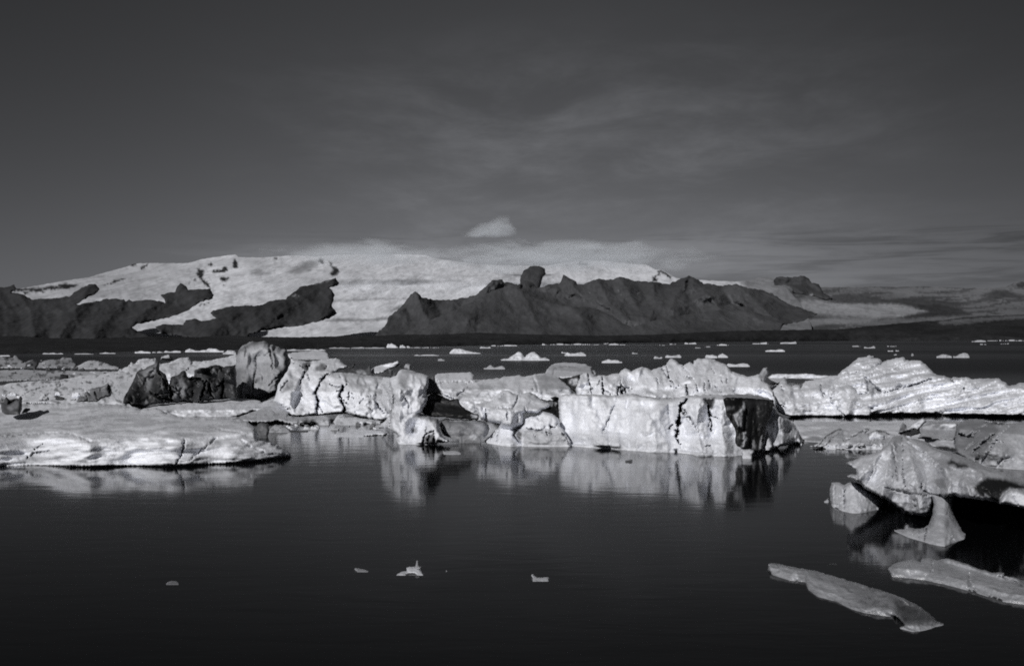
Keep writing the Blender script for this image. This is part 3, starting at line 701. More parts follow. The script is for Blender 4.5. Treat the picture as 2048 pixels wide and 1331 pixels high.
# ---------- the black, ash-laden berg
relief('iceberg', z7(220, 680, [(195, 990), (215, 930), (260, 830), (320, 720), (380, 600), (420, 510), (470, 470), (545, 455), (620, 410), (700, 368), (745, 320), (775, 335), (785, 470), (830, 505), (880, 545), (905, 620), (928, 700), (950, 600), (985, 568), (1050, 558), (1090, 530), (1130, 490), (1190, 475), (1215, 560), (1240, 585),
        (1320, 560), (1330, 470), (1420, 440), (1540, 425), (1600, 400), (1680, 385), (1760, 405), (1790, 425), (1900, 400), (1985, 390), (2000, 925), (1700, 930), (1440, 965), (1100, 980), (700, 1000), (600, 1030), (520, 1065), (400, 1055), (300, 1015)]),
       [(240, 813), (480, 808)], prof=((0, 0), (20, 0.5), (100, 3.5)), thick=6, edge=(7, 1.6), noise=(('f', 1.8, 1.6, 0.5, 5), ('r', 0.8, 0.8, 0.10, 4)), fac=((2.6, 0.9), (1.1, 0.35)),
       tone=0.042, tonevar=(1.6, 1.6, 0.35), step=1.9, jag=1.3, sub=False, dshift=-8,
       grooves=[(z7(220, 680, [(930, 700), (960, 800), (980, 960)]), 4, 1.6, 0.012), (z7(220, 680, [(1790, 560), (1790, 760), (1740, 920)]), 3.5, 1.2, 0.01), (z7(220, 680, [(1520, 640), (1460, 820), (1420, 960)]), 3.5, 1.2, 0.012),
                (z7(220, 680, [(1560, 640), (1560, 800), (1640, 930)]), 3.5, 1.0, 0.012), (z7(220, 680, [(1250, 620), (1330, 610), (1480, 640)]), 5, 1.4, 0.01), (z7(220, 680, [(1740, 430), (1800, 520), (1870, 540)]), 4.5, 0.8, 0.012),
                (z7(220, 680, [(430, 540), (520, 680), (570, 800)]), 1.5, -0.2, 0.22), (z7(220, 680, [(370, 610), (480, 720)]), 1.3, -0.2, 0.14), (z7(220, 680, [(340, 730), (470, 870)]), 1.3, -0.2, 0.12), (z7(220, 680, [(640, 820), (760, 900), (960, 940)]), 9, 0.6, 0.012),
                (z7(220, 680, [(780, 520), (860, 640), (900, 760)]), 6, 0.6, 0.015), (z7(220, 680, [(1880, 560), (1960, 610)]), 1.6, 0.2, 0.10), (z7(220, 680, [(1860, 640), (1960, 700)]), 1.6, 0.2, 0.10), (z7(220, 680, [(1840, 760), (1950, 860)]), 1.6, 0.2, 0.09), (z7(220, 680, [(1300, 800), (1310, 960)]), 2, 0.5, 0.012)],
       paint=[(z7(220, 680, [(480, 490), (600, 430), (750, 350), (760, 440), (690, 540), (650, 680), (640, 760), (580, 810), (560, 700), (520, 560)]), 8, 0.20), (z7(220, 680, [(985, 680), (1040, 590), (1120, 600), (1210, 720), (1240, 750), (1190, 880), (1080, 920), (980, 920), (990, 800)]), 8, 0.20),
              (z7(220, 680, [(1210, 490), (1330, 465), (1325, 555), (1240, 590)]), 5, 0.45), (z7(220, 680, [(1630, 450), (1680, 480), (1680, 580), (1640, 620), (1600, 560)]), 5, 0.22), (z7(220, 680, [(1590, 690), (1700, 650), (1740, 760), (1680, 920), (1600, 860)]), 8, 0.10),
              (z7(220, 680, [(785, 430), (830, 415), (870, 470), (880, 540), (800, 490)]), 4, 0.28), (z7(220, 680, [(1460, 640), (1510, 620), (1510, 680), (1470, 740)]), 5, 0.13), (z7(220, 680, [(1060, 965), (1140, 930), (1130, 975)]), 4, 0.3), (z7(220, 680, [(860, 870), (900, 800), (950, 880), (900, 910)]), 5, 0.10),
              (z7(220, 680, [(525, 960), (560, 940), (590, 980), (560, 1040), (525, 1030)]), 3, 0.2), (z7(220, 680, [(1360, 470), (1480, 520), (1500, 600), (1380, 560)]), 8, 0.10)],
       label='jagged black ash-laden iceberg with two dark peaks', cat=BERG, group=LEDGE)

# ---------- tall grey rounded block
relief('iceberg', c4(380, [(402, 640), (398, 500), (404, 330), (410, 240), (432, 175), (470, 135), (510, 115), (555, 96), (600, 106), (655, 92), (690, 112), (705, 130), (740, 128), (790, 148), (815, 170), (860, 165), (862, 225), (884, 262), (882, 330), (862, 370), (810, 430), (800, 560), (640, 640)]),
       [(460, 806), (580, 806)], prof=((0, 0), (60, 0.8), (125, 3.5)), thick=7, edge=(14, 2.6), noise=(('f', 1.6, 2.6, 0.35, 4), ('f', 0.5, 0.9, 0.07, 4)), fac=((2.6, 0.42),), tone=0.34, tonevar=(1.2, 3, 0.20), step=1.9, sub=False, dshift=-2, jag=1.2,
       grooves=[(c4(380, [(560, 600), (555, 480), (590, 330), (580, 220)]), 3, 0.35, 0.16), (c4(380, [(700, 130), (730, 260), (735, 350)]), 4, 0.4, 0.15), (c4(380, [(480, 240), (500, 160), (530, 120)]), 3, 0.3, 0.14), (c4(380, [(880, 350), (760, 430), (690, 500)]), 3, 0.4, 0.17)],
       paint=[(c4(380, [(400, 620), (400, 350), (470, 330), (500, 420), (540, 500), (550, 620)]), 10, 0.20), (c4(380, [(785, 150), (860, 160), (790, 190)]), 3, 0.55), (c4(380, [(400, 230), (430, 170), (560, 96), (700, 110), (560, 130), (460, 190)]), 8, 0.17), (c4(380, [(740, 360), (860, 250), (880, 330), (800, 430), (720, 470)]), 9, 0.30)],
       label='tall grey rounded block of ice standing highest in the ice jam', cat=BERG, group=LEDGE)

# ---------- flat slab and open-water pieces behind
relief('ice_floe', z7(560, 700, [(115, 55), (200, 35), (370, 22), (560, 10), (640, 12), (700, 20), (745, 60), (780, 140), (640, 150), (420, 150), (330, 170), (190, 150), (140, 110)]), 719.5, prof=((0, 0), (10, 14), (20, 40)), thick=25, edge=(3, 2), noise=(('f', 6, 3, 1.0, 4),),
       tone=0.8, step=1.8, undercut=(1.6, 1.2), label='flat bright white slab of ice behind the tall grey block', cat='ice floe', group=LEDGE)

# ---------- white jumble with black crevices
relief('iceberg', z7(560, 700, [(-60, 700), (-40, 560), (20, 470), (80, 370), (120, 320), (160, 210), (170, 110), (240, 150), (330, 165), (420, 180), (560, 165), (690, 150), (830, 130), (870, 122), (940, 150), (1010, 220), (1080, 265), (960, 300), (850, 350), (960, 350), (1150, 360), (1320, 395), (1500, 410), (1720, 420),
        (1900, 470), (1900, 1000), (1800, 1100), (1640, 1140), (1300, 1080), (1050, 1000), (800, 1010), (400, 1060), (150, 1050), (60, 900), (-40, 830), (-110, 800)]),
       [(540, 838), (640, 842), (720, 844), (800, 848)], prof=((0, 0), (30, 0.8), (60, 2.5), (90, 6), (125, 14)), thick=10, edge=(7, 1.8), noise=(('f', 2.0, 1.6, 0.55, 5), ('r', 0.9, 0.7, 0.12, 4)), fac=((2.8, 0.7), (1.1, 0.4)), tone=0.84, mottle=0.12, tonevar=(2, 2, 0.07), step=2.0, dshift=2,
       grooves=[(z7(560, 700, [(740, 370), (680, 440), (620, 530), (580, 620), (560, 690), (600, 790), (580, 900), (570, 990)]), 4.2, 2.2, 0.10), (z7(560, 700, [(1050, 540), (980, 610), (945, 690), (960, 780), (1010, 870), (1010, 1000)]), 4.4, 2.2, 0.06), (z7(560, 700, [(1070, 650), (1088, 710), (1075, 780)]), 2.6, 1.0, 0.03),
                (z7(560, 700, [(480, 220), (400, 340), (340, 460), (310, 540)]), 4.8, 1.8, 0.14), (z7(560, 700, [(1650, 560), (1770, 680), (1780, 880), (1700, 1000)]), 4.5, 0.8, 0.42), (z7(560, 700, [(150, 120), (160, 210), (240, 205)]), 2, 0.6, 0.06), (z7(560, 700, [(-10, 640), (60, 560), (120, 480)]), 3, 0.6, 0.3),
                (z7(560, 700, [(735, 240), (700, 320)]), 2.4, 0.8, 0.15), (z7(560, 700, [(720, 380), (800, 385)]), 3, 1.0, 0.03), (z7(560, 700, [(1250, 835), (1320, 760), (1440, 720)]), 1.8, 0.5, 0.3), (z7(560, 700, [(1240, 832), (1262, 838)]), 2.8, 0.8, 0.05), (z7(560, 700, [(1490, 800), (1560, 900), (1640, 980)]), 3, 0.8, 0.25), (z7(560, 700, [(1400, 900), (1430, 950)]), 2.5, 0.6, 0.25),
                (z7(560, 700, [(60, 840), (90, 900), (120, 920)]), 3.5, 0.8, 0.06), (z7(560, 700, [(870, 660), (930, 630)]), 1.5, 0.4, 0.3), (z7(560, 700, [(930, 360), (960, 440)]), 2.4, 0.5, 0.4)],
       paint=[(z7(560, 700, [(350, 200), (500, 180), (480, 230), (400, 300), (330, 300)]), 5, 0.15), (z7(560, 700, [(530, 330), (560, 260), (650, 200), (740, 230), (700, 330)]), 6, 0.28), (z7(560, 700, [(970, 350), (1500, 410), (1700, 430), (1560, 560), (1300, 600), (1100, 560), (1000, 460)]), 9, 0.55), (z7(560, 700, [(0, 680), (130, 480), (250, 560), (120, 640)]), 8, 0.42),
              (z7(560, 700, [(240, 1030), (280, 950), (370, 900), (360, 1000), (300, 1050)]), 5, 0.5), (z7(560, 700, [(1480, 700), (1600, 560), (1780, 700), (1800, 900), (1720, 1000), (1560, 880)]), 9, 0.52)],
       label='white jumble of ice blocks split by black crevices right of the tall grey block', cat=BERG, group=LEDGE)
relief('ice_floe', c4(380, [(-400, 720), (-390, 690), (-330, 672), (-240, 655), (-100, 645), (0, 640), (150, 628), (280, 625), (420, 606), (570, 612), (640, 640), (750, 600), (830, 640), (872, 690), (840, 740), (560, 720), (350, 795), (0, 800), (-400, 800)]), [(300, 842), (360, 840), (560, 838)], prof=((0, 0), (20, 1), (36, 7), (48, 12)), thick=5, edge=(5, 1.2), dshift=3,
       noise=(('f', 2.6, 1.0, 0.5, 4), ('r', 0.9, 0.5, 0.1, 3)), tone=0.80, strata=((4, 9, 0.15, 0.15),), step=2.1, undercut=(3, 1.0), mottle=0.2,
       label='smooth snow-covered ice shelf in front of the black iceberg', cat='ice floe', group=LEDGE)
relief('ice_floe', c4(380, [(355, 800), (420, 770), (520, 735), (680, 680), (780, 682), (850, 705), (885, 735), (860, 760), (1000, 768), (1180, 752), (1245, 780), (1240, 850), (1160, 850), (1100, 820), (900, 835), (780, 800), (700, 818), (560, 820)]), 849, prof=((0, 0), (8, 0.6), (16, 3), (40, 9)), thick=5, edge=(4, 0.8),
       noise=(('f', 2.0, 0.9, 0.45, 4), ('r', 0.8, 0.5, 0.1, 3)), tone=0.52, step=2.0, sub=False, mottle=0.4, tonevar=(2, 1, 0.15),
       paint=[(c4(380, [(680, 820), (700, 805), (780, 798), (800, 822), (720, 830)]), 3, 0.05), (c4(380, [(1000, 800), (1100, 790), (1150, 830), (1100, 850), (1000, 830)]), 5, 0.10)],
       label='grey sloping ice slab at the foot of the white jumble', cat='ice floe', group=LEDGE)
relief('ice_block', c4(380, [(575, 905), (600, 830), (640, 815), (690, 830), (705, 880), (690, 950), (640, 965), (610, 945)]), 875, prof=((0, 0), (32, 1)), thick=1.6, edge=(6, 0.7), noise=(('f', 0.8, 0.7, 0.15, 4),), tone=0.12, step=1.7,
       label='dark grey boulder of ice behind the tip of the left floe', cat='ice block', group=LEDGE)
relief('ice_floe', c4(380, [(640, 920), (700, 880), (760, 835), (840, 848), (890, 885), (1050, 888), (1060, 898), (890, 908), (760, 912)]), 864, prof=((0, 0), (16, 1.5)), thick=1.5, edge=(4, 0.6), noise=(('f', 0.8, 0.5, 0.15, 4),), tone=0.45, step=1.7, mottle=0.4, paint=[(c4(380, [(880, 880), (1060, 885), (1060, 905), (880, 910)]), 2, 0.08)],
       label='small grey lump of ice with a dark tail in the water beside the boulder', cat='ice floe', group=LEDGE)
relief('ice_floe', c4(380, [(1272, 815), (1290, 780), (1320, 752), (1360, 748), (1385, 768), (1480, 775), (1600, 790), (1710, 802), (1690, 828), (1500, 830), (1400, 845), (1290, 838)]), 849.5, prof=((0, 0), (18, 2.4)), thick=2.4, edge=(5, 0.8), noise=(('f', 1.0, 0.6, 0.2, 4),), tone=0.72, step=1.8, mottle=0.3, strata=((-4, 8, 0.05, 0.2),),
       label='low rounded white floe at the waterline below the white jumble', cat='ice floe', group=LEDGE)
relief('ice_floe', c4(380, [(1280, 945), (1285, 912), (1400, 900), (1500, 888), (1620, 884), (1700, 892), (1770, 922), (1700, 930), (1560, 938), (1400, 948)]), 873.5, prof=((0, 0), (12, 2.2)), thick=2.4, edge=(3, 0.5), noise=(('f', 1.2, 0.5, 0.12, 4),), tone=0.75, step=1.7,
       label='thin flat white floe on dark water left of the arched iceberg', cat='ice floe', group=LEDGE)

# ---------- rubble crest with the tilted slab
relief('ice_block', z7(560, 700, [(1440, 330), (1440, 300), (1480, 275), (1560, 240), (1680, 215), (1780, 195), (1850, 165), (1890, 195), (1870, 235), (1770, 280), (1680, 310), (1640, 350), (1500, 372), (1460, 360)]), 762, prof=((0, 0), (30, 9)), thick=5, edge=(3, 1), noise=(('f', 3, 1.5, 0.4, 4),), tone=0.80, step=1.7, sub=False, dshift=-36, mottle=0.2,
       label='bright tilted slab of ice resting on dark rubble', cat='ice block', group=RUB)
relief('ice_floe', z7(560, 700, [(880, 350), (960, 320), (1050, 290), (1110, 250), (1180, 210), (1195, 220), (1150, 270), (1190, 300), (1270, 290), (1330, 300), (1380, 290), (1410, 230), (1425, 240), (1430, 310), (1470, 390), (1640, 350), (1720, 290), (1780, 320), (1770, 380), (1880, 330), (1890, 230), (1950, 290), (1980, 200), (2060, 220), (2060, 330), (1900, 420), (1700, 440), (1300, 420), (1000, 380)]),
       760, prof=((0, 0), (40, 10)), thick=6, edge=(3, 1), noise=(('f', 1.6, 1.2, 0.9, 5),), tone=0.10, tonevar=(1.5, 1.2, 0.8), step=1.7, sub=False, dshift=-40,
       paint=[(z7(560, 700, [(1190, 330), (1280, 300), (1340, 330), (1360, 390), (1240, 390)]), 4, 0.45), (z7(560, 700, [(1780, 300), (1850, 260), (1830, 340), (1780, 390)]), 4, 0.5), (z7(560, 700, [(1950, 210), (2060, 220), (2060, 300), (1960, 270)]), 4, 0.5), (z7(560, 700, [(1690, 300), (1750, 285), (1740, 340)]), 3, 0.3)],
       label='dark ash-stained rubble crest behind the white jumble', cat='ice rubble', group=RUB)

# ---------- arched berg
arch = relief('iceberg', c4(720, [(205, 420), (260, 425), (325, 400), (345, 362), (372, 346), (450, 354), (520, 380), (560, 388), (605, 408), (612, 470), (585, 540), (600, 600), (588, 660), (560, 700), (540, 735), (600, 760), (690, 785), (702, 800), (706, 870), (722, 930), (760, 962), (805, 985), (760, 995), (690, 1000), (668, 1010),
        (560, 1012), (345, 1012), (322, 965), (345, 940), (280, 890), (240, 868), (165, 872), (170, 850), (232, 790), (260, 740), (220, 690), (180, 640), (200, 560), (185, 480)]),
       [(760, 862), (785, 884), (800, 888), (900, 888)], prof=((0, 0), (30, 0.4), (70, 1.0), (110, 2.0), (150, 5)), thick=5, edge=(8, 1.2), noise=(('f', 1.5, 1.5, 0.4, 5), ('r', 0.6, 0.6, 0.07, 4)), fac=((2.2, 0.5), (0.8, 0.3)), tone=0.74, tonevar=(1.5, 2, 0.10), step=1.9,
       grooves=[(c4(720, [(250, 440), (285, 540), (300, 620), (270, 740), (268, 860)]), 4.5, 0.7, 0.40), (c4(720, [(205, 480), (260, 590), (270, 680)]), 7, 0.5, 0.50), (c4(720, [(395, 590), (430, 660), (445, 710)]), 2.4, 0.4, 0.4), (c4(720, [(560, 1000), (565, 950), (600, 910), (655, 890)]), 3.2, 0.8, 0.05), (c4(720, [(655, 890), (660, 1010)]), 3, 1.0, 0.01), (c4(720, [(600, 1010), (610, 940)]), 4, 0.8, 0.05)],
       bumps=[(830, 850, 14, 0.7), (826, 862, 9, 0.5), (800, 780, 20, -0.8), (845, 770, 18, -0.5)],
       paint=[(c4(720, [(340, 400), (375, 350), (465, 360), (430, 430), (400, 520), (340, 480)]), 8, 0.40), (c4(720, [(470, 740), (540, 735), (700, 790), (700, 830), (560, 790), (470, 770)]), 7, 0.30), (c4(720, [(455, 870), (490, 850), (515, 880), (500, 915), (460, 910)]), 5, 0.36), (c4(720, [(585, 545), (530, 520), (560, 480), (605, 470)]), 5, 0.40), (c4(720, [(565, 1012), (575, 950), (655, 905), (668, 1012)]), 4, 0.12)],
       label='white arched iceberg with a dark wedge of shade hanging over a round grey boulder', cat=BERG, group=LEDGE)
relief('shade_wedge', z7(740, 740, [(770, 640), (830, 580), (880, 520), (900, 460), (880, 420), (920, 400), (960, 370), (1020, 360), (1110, 395), (1190, 430), (1260, 460), (1330, 450), (1390, 445), (1420, 530), (1470, 580), (1560, 640), (1620, 670), (1700, 690), (1720, 760), (1690, 790), (1560, 775), (1300, 760), (1130, 735), (960, 735), (860, 700)]),
       887, prof=((0, 0), (50, 0.3), (110, 2.5)), thick=3.0, edge=(4, 0.5), noise=(('f', 1.5, 0.5, 0.25, 4),), tone=0.012, step=1.8, sub=False, dshift=1.2, parent=arch, tonevar=(1, 0.4, 0.4),  # shadow under the overhang painted as a near-black ice slab
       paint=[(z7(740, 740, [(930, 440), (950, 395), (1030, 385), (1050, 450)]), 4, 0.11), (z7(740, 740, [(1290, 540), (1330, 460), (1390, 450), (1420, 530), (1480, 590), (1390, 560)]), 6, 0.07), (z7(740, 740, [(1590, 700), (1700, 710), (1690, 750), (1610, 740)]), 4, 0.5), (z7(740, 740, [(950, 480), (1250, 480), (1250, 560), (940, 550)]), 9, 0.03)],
       label='black wedge of painted-in shade under the overhang')
relief('ice_collar', z7(740, 740, [(900, 300), (910, 200), (920, 90), (960, 120), (1020, 80), (1025, 160), (1060, 240), (1100, 310), (1135, 390), (1040, 370), (960, 365), (880, 410), (770, 400), (780, 340), (870, 260)]),
       887, prof=((0, 0), (150, 4.2)), thick=3.0, edge=(4, 0.6), noise=(('f', 1.0, 1.0, 0.2, 4),), tone=0.14, step=1.8, sub=False, dshift=0.8, parent=arch, tonevar=(1, 1, 0.3), label='dark grey neck of ice above the black wedge')
relief('ice_block', z7(740, 740, [(1090, 860), (1100, 800), (1180, 760), (1260, 770), (1500, 780), (1700, 790), (1800, 810), (1860, 850), (1880, 920), (1860, 1000), (1800, 1065), (1700, 1095), (1560, 1090), (1300, 1075), (1180, 1030), (1130, 980)]), 879.5, prof=((0, 0), (40, 0.8)), thick=2.0, edge=(12, 1.2),
       noise=(('f', 1.2, 0.9, 0.25, 4),), tone=0.19, tonevar=(1.2, 0.9, 0.4), step=1.9, dshift=-1.6, paint=[(z7(740, 740, [(1240, 780), (1560, 775), (1700, 790), (1640, 805), (1260, 800)]), 4, 0.6), (z7(740, 740, [(1580, 820), (1800, 830), (1850, 920), (1760, 960), (1640, 900)]), 12, 0.34), (z7(740, 740, [(1540, 1070), (1620, 1010), (1690, 1060), (1650, 1090)]), 7, 0.5)],
       label='round grey boulder of ice under the black wedge', cat='ice block', group=LEDGE)

# ---------- low white berg behind the arch
relief('iceberg', c4(720, [(655, 410), (690, 385), (850, 378), (980, 374), (1005, 395), (1005, 438), (1100, 436), (1180, 432), (1210, 422), (1240, 430), (1270, 410), (1300, 412), (1420, 398), (1440, 414), (1520, 402), (1545, 392), (1640, 380), (1740, 408), (1790, 450), (1870, 520), (1880, 620), (1750, 640), (1600, 620), (1300, 700), (1050, 800), (880, 740), (760, 620), (700, 520)]),
       838, prof=((0, 0), (30, 1.2), (60, 4), (80, 10), (100, 20)), thick=10, edge=(5, 1.0), noise=(('f', 3.5, 1.2, 0.9, 5), ('r', 1.2, 0.7, 0.15, 4)), fac=(3.2, 0.4), tone=0.85, tonevar=(3, 1.5, 0.10), step=2.0, sub=False, mottle=0.15,
       grooves=[(c4(720, [(690, 462), (850, 455), (1000, 462), (1100, 440)]), 2, 0.6, 0.45), (c4(720, [(866, 462), (870, 466)]), 2.6, 0.4, 0.03), (c4(720, [(945, 470), (955, 472)]), 2.4, 0.4, 0.03), (c4(720, [(680, 440), (720, 560), (830, 610)]), 2.5, 1.0, 0.4), (c4(720, [(1530, 405), (1560, 470), (1580, 560)]), 3.5, 0.8, 0.4), (c4(720, [(1530, 520), (1545, 522)]), 3, 0.6, 0.03), (c4(720, [(860, 580), (940, 520), (980, 495)]), 3, 0.5, 0.55)],
       paint=[(c4(720, [(1560, 400), (1640, 385), (1760, 430), (1860, 530), (1740, 590), (1600, 560)]), 8, 0.50), (c4(720, [(840, 600), (960, 500), (1180, 560), (1100, 600)]), 10, 0.55), (c4(720, [(1040, 470), (1150, 490), (1190, 530), (1060, 540)]), 8, 0.5)],
       label='low flat white iceberg with grey hollows behind the arched iceberg', cat=BERG, group=LEDGE)
# ---------- flat-topped berg
relief('iceberg', c4(1060, [(125, 400), (150, 350), (175, 322), (215, 296), (310, 283), (345, 290), (400, 286), (450, 298), (495, 298), (510, 315), (545, 320), (545, 350), (570, 360), (600, 400), (520, 420), (470, 395), (440, 412), (330, 432), (255, 430), (230, 440)]),
       763, prof=((0, 0), (10, 1), (36, 14)), thick=10, edge=(4, 1.2), noise=(('f', 3, 1.2, 0.6, 4), ('r', 1, 0.6, 0.12, 3)), tone=0.66, step=1.9, dshift=-24, sub=False, strata=((-3, 14, 0.3, 0.25),),
       grooves=[(c4(1060, [(200, 400), (215, 340), (300, 322), (440, 325)]), 2, 0.5, 0.35), (c4(1060, [(540, 350), (560, 385), (610, 400)]), 3.5, 0.8, 0.03)],
       label='flat-topped white iceberg rising behind the ice crest, over dark rubble', cat=BERG, group=LEDGE)
relief('ice_floe', c4(1060, [(250, 430), (330, 425), (470, 388), (480, 430), (440, 500), (420, 560), (350, 520), (300, 490)]), 800, prof=((0, 0), (40, 2)), thick=3, edge=(3, 0.5), noise=(('f', 1, 0.8, 0.6, 5),), tone=0.03, step=1.8, sub=False, dshift=-8,
       paint=[(c4(1060, [(340, 470), (360, 430), (430, 430), (420, 480), (380, 490)]), 4, 0.4), (c4(1060, [(390, 440), (420, 432), (428, 460)]), 3, 0.6)], label='dark rubble with white stones under the flat-topped iceberg', cat='ice rubble', group=RUB)

# ---------- crest of seracs behind the wall
relief('iceberg', c4(1060, [(405, 520), (430, 450), (455, 395), (485, 382), (512, 368), (525, 392), (560, 405), (630, 402), (655, 398), (672, 412), (700, 395), (745, 384), (790, 385), (805, 358), (850, 337), (885, 352), (900, 372), (935, 342), (1000, 320), (1040, 335), (1080, 355), (1112, 338), (1165, 322), (1205, 310), (1225, 275), (1255, 248), (1290, 268), (1330, 300), (1360, 318), (1388, 292),
        (1422, 278), (1445, 302), (1452, 266), (1500, 252), (1570, 250), (1640, 262), (1690, 286), (1735, 296), (1790, 365), (1863, 390), (1930, 412), (1985, 400), (2040, 395), (2080, 460), (2110, 480), (2160, 540), (2180, 620), (2200, 760), (2000, 760), (1400, 700), (420, 640)]),
       [(1140, 838), (1560, 846)], prof=((0, 0), (40, 1.0), (70, 3), (100, 7), (130, 12)), thick=9, edge=(5, 1.6), noise=(('f', 1.6, 2.6, 0.65, 5), ('r', 0.8, 0.9, 0.13, 4)), fac=((2.2, 0.75), (0.8, 0.45)), tone=0.84, mottle=0.15, tonevar=(2, 1.5, 0.06), step=1.9, jag=1.4, sub=False,
       grooves=[(c4(1060, [(513, 375), (525, 450), (548, 570)]), 2.6, 1.6, 0.06), (c4(1060, [(640, 415), (645, 480), (652, 580)]), 3.4, 1.8, 0.05), (c4(1060, [(770, 590), (782, 520), (810, 485), (835, 510), (856, 570)]), 3, 1.5, 0.04), (c4(1060, [(810, 500), (812, 580)]), 5.5, 2.0, 0.03), (c4(1060, [(1120, 430), (1150, 492)]), 2.6, 1.0, 0.25), (c4(1060, [(1168, 335), (1200, 390), (1280, 480)]), 2.6, 1.3, 0.10),
                (c4(1060, [(1208, 320), (1250, 470)]), 2.2, 1.0, 0.2), (c4(1060, [(1385, 480), (1402, 600)]), 3, 1.4, 0.05), (c4(1060, [(1375, 410), (1450, 430)]), 2.6, 0.8, 0.15), (c4(1060, [(1475, 470), (1490, 550)]), 2, 0.8, 0.2), (c4(1060, [(1545, 470), (1555, 540)]), 2, 0.8, 0.2), (c4(1060, [(1590, 450), (1600, 520)]), 2, 0.8, 0.25), (c4(1060, [(1640, 500), (1700, 550)]), 2, 0.6, 0.3),
                (c4(1060, [(1740, 300), (1800, 380)]), 2.2, 0.8, 0.25), (c4(1060, [(1610, 330), (1640, 380)]), 2, 0.7, 0.3), (c4(1060, [(1350, 320), (1420, 390)]), 2, 0.7, 0.4), (c4(1060, [(1700, 440), (1705, 465)]), 3, 0.6, 0.05), (c4(1060, [(1745, 430), (1750, 470)]), 2, 0.6, 0.2), (c4(1060, [(800, 470), (820, 430)]), 2, 0.6, 0.2), (c4(1060, [(1290, 520), (1320, 490)]), 3, 0.6, 0.15), (c4(1060, [(1770, 520), (1830, 540)]), 2.4, 0.4, 0.2)],
       paint=[(c4(1060, [(1640, 560), (1660, 500), (1800, 500), (1830, 560)]), 10, 0.58)],
       label='jagged white crest of ice teeth with dark clefts behind the wall', cat=BERG, group=LEDGE)
relief('ice_block', c4(1340, [(760, 465), (775, 410), (800, 375), (830, 335), (862, 328), (878, 375), (855, 410), (840, 460), (800, 475)]), 800, prof=((0, 0), (60, 3)), thick=2.5, edge=(5, 0.8), noise=(('f', 0.8, 1, 0.2, 4),), tone=0.40, step=1.7, sub=False, dshift=-22,
       paint=[(c4(1340, [(860, 330), (880, 375), (862, 380)]), 2, 0.06), (c4(1340, [(780, 440), (850, 350), (850, 420)]), 5, 0.25)], label='small grey pointed fin of ice on the crest', cat='ice block', group=RUB)

# ---------- blocky berg on a waisted foot
blk = relief('iceberg', z7(920, 740, [(230, 570), (260, 520), (340, 520), (400, 490), (470, 490), (540, 440), (600, 380), (640, 340), (690, 315), (760, 320), (840, 360), (900, 385), (960, 385), (1020, 360), (1100, 340), (1180, 380), (1260, 440), (1340, 500), (1420, 520), (1400, 580), (1290, 620), (1230, 680), (1040, 670), (1000, 680), (1000, 840), (940, 930),
        (860, 1020), (920, 1110), (1030, 1180), (900, 1195), (760, 1205), (560, 1180), (380, 1110), (450, 1050), (540, 960), (610, 880), (640, 840), (440, 810), (410, 800), (400, 770), (330, 770), (290, 690), (270, 620)]),
       [(920, 884), (968, 884), (1000, 890), (1020, 892), (1100, 887)], prof=((0, 0), (18, 1.2), (34, 1.8), (44, 0.4), (70, 0.4), (80, 1.8), (120, 4.5)), thick=4.5, edge=(7, 1.0), noise=(('f', 1.3, 1.2, 0.28, 5), ('r', 0.6, 0.5, 0.06, 4)), fac=((1.8, 0.35),), tone=0.80, step=1.9,
       grooves=[(z7(920, 740, [(400, 570), (410, 700), (430, 800)]), 3, 0.5, 0.45), (z7(920, 740, [(560, 590), (760, 600), (830, 600), (900, 480), (910, 390)]), 2.6, 0.5, 0.35), (z7(920, 740, [(745, 640), (740, 820)]), 2, 0.5, 0.45), (z7(920, 740, [(690, 330), (690, 400), (600, 430)]), 2, 0.3, 0.45), (z7(920, 740, [(560, 960), (480, 1100)]), 4, 0.5, 0.3), (z7(920, 740, [(580, 1160), (600, 960)]), 2.6, 0.4, 0.45), (z7(920, 740, [(1020, 580), (1040, 660)]), 2.4, 0.6, 0.15)],
       paint=[(z7(920, 740, [(580, 440), (680, 340), (740, 420), (760, 520), (640, 510)]), 8, 0.42), (z7(920, 740, [(440, 600), (520, 580), (600, 620), (450, 650)]), 6, 0.5), (z7(920, 740, [(440, 810), (620, 850), (600, 920), (480, 900)]), 5, 0.18), (z7(920, 740, [(540, 590), (580, 545), (740, 550), (770, 590)]), 5, 0.85)],
       label='blocky white iceberg balanced on a narrow waisted foot', cat=BERG, group=LEDGE)
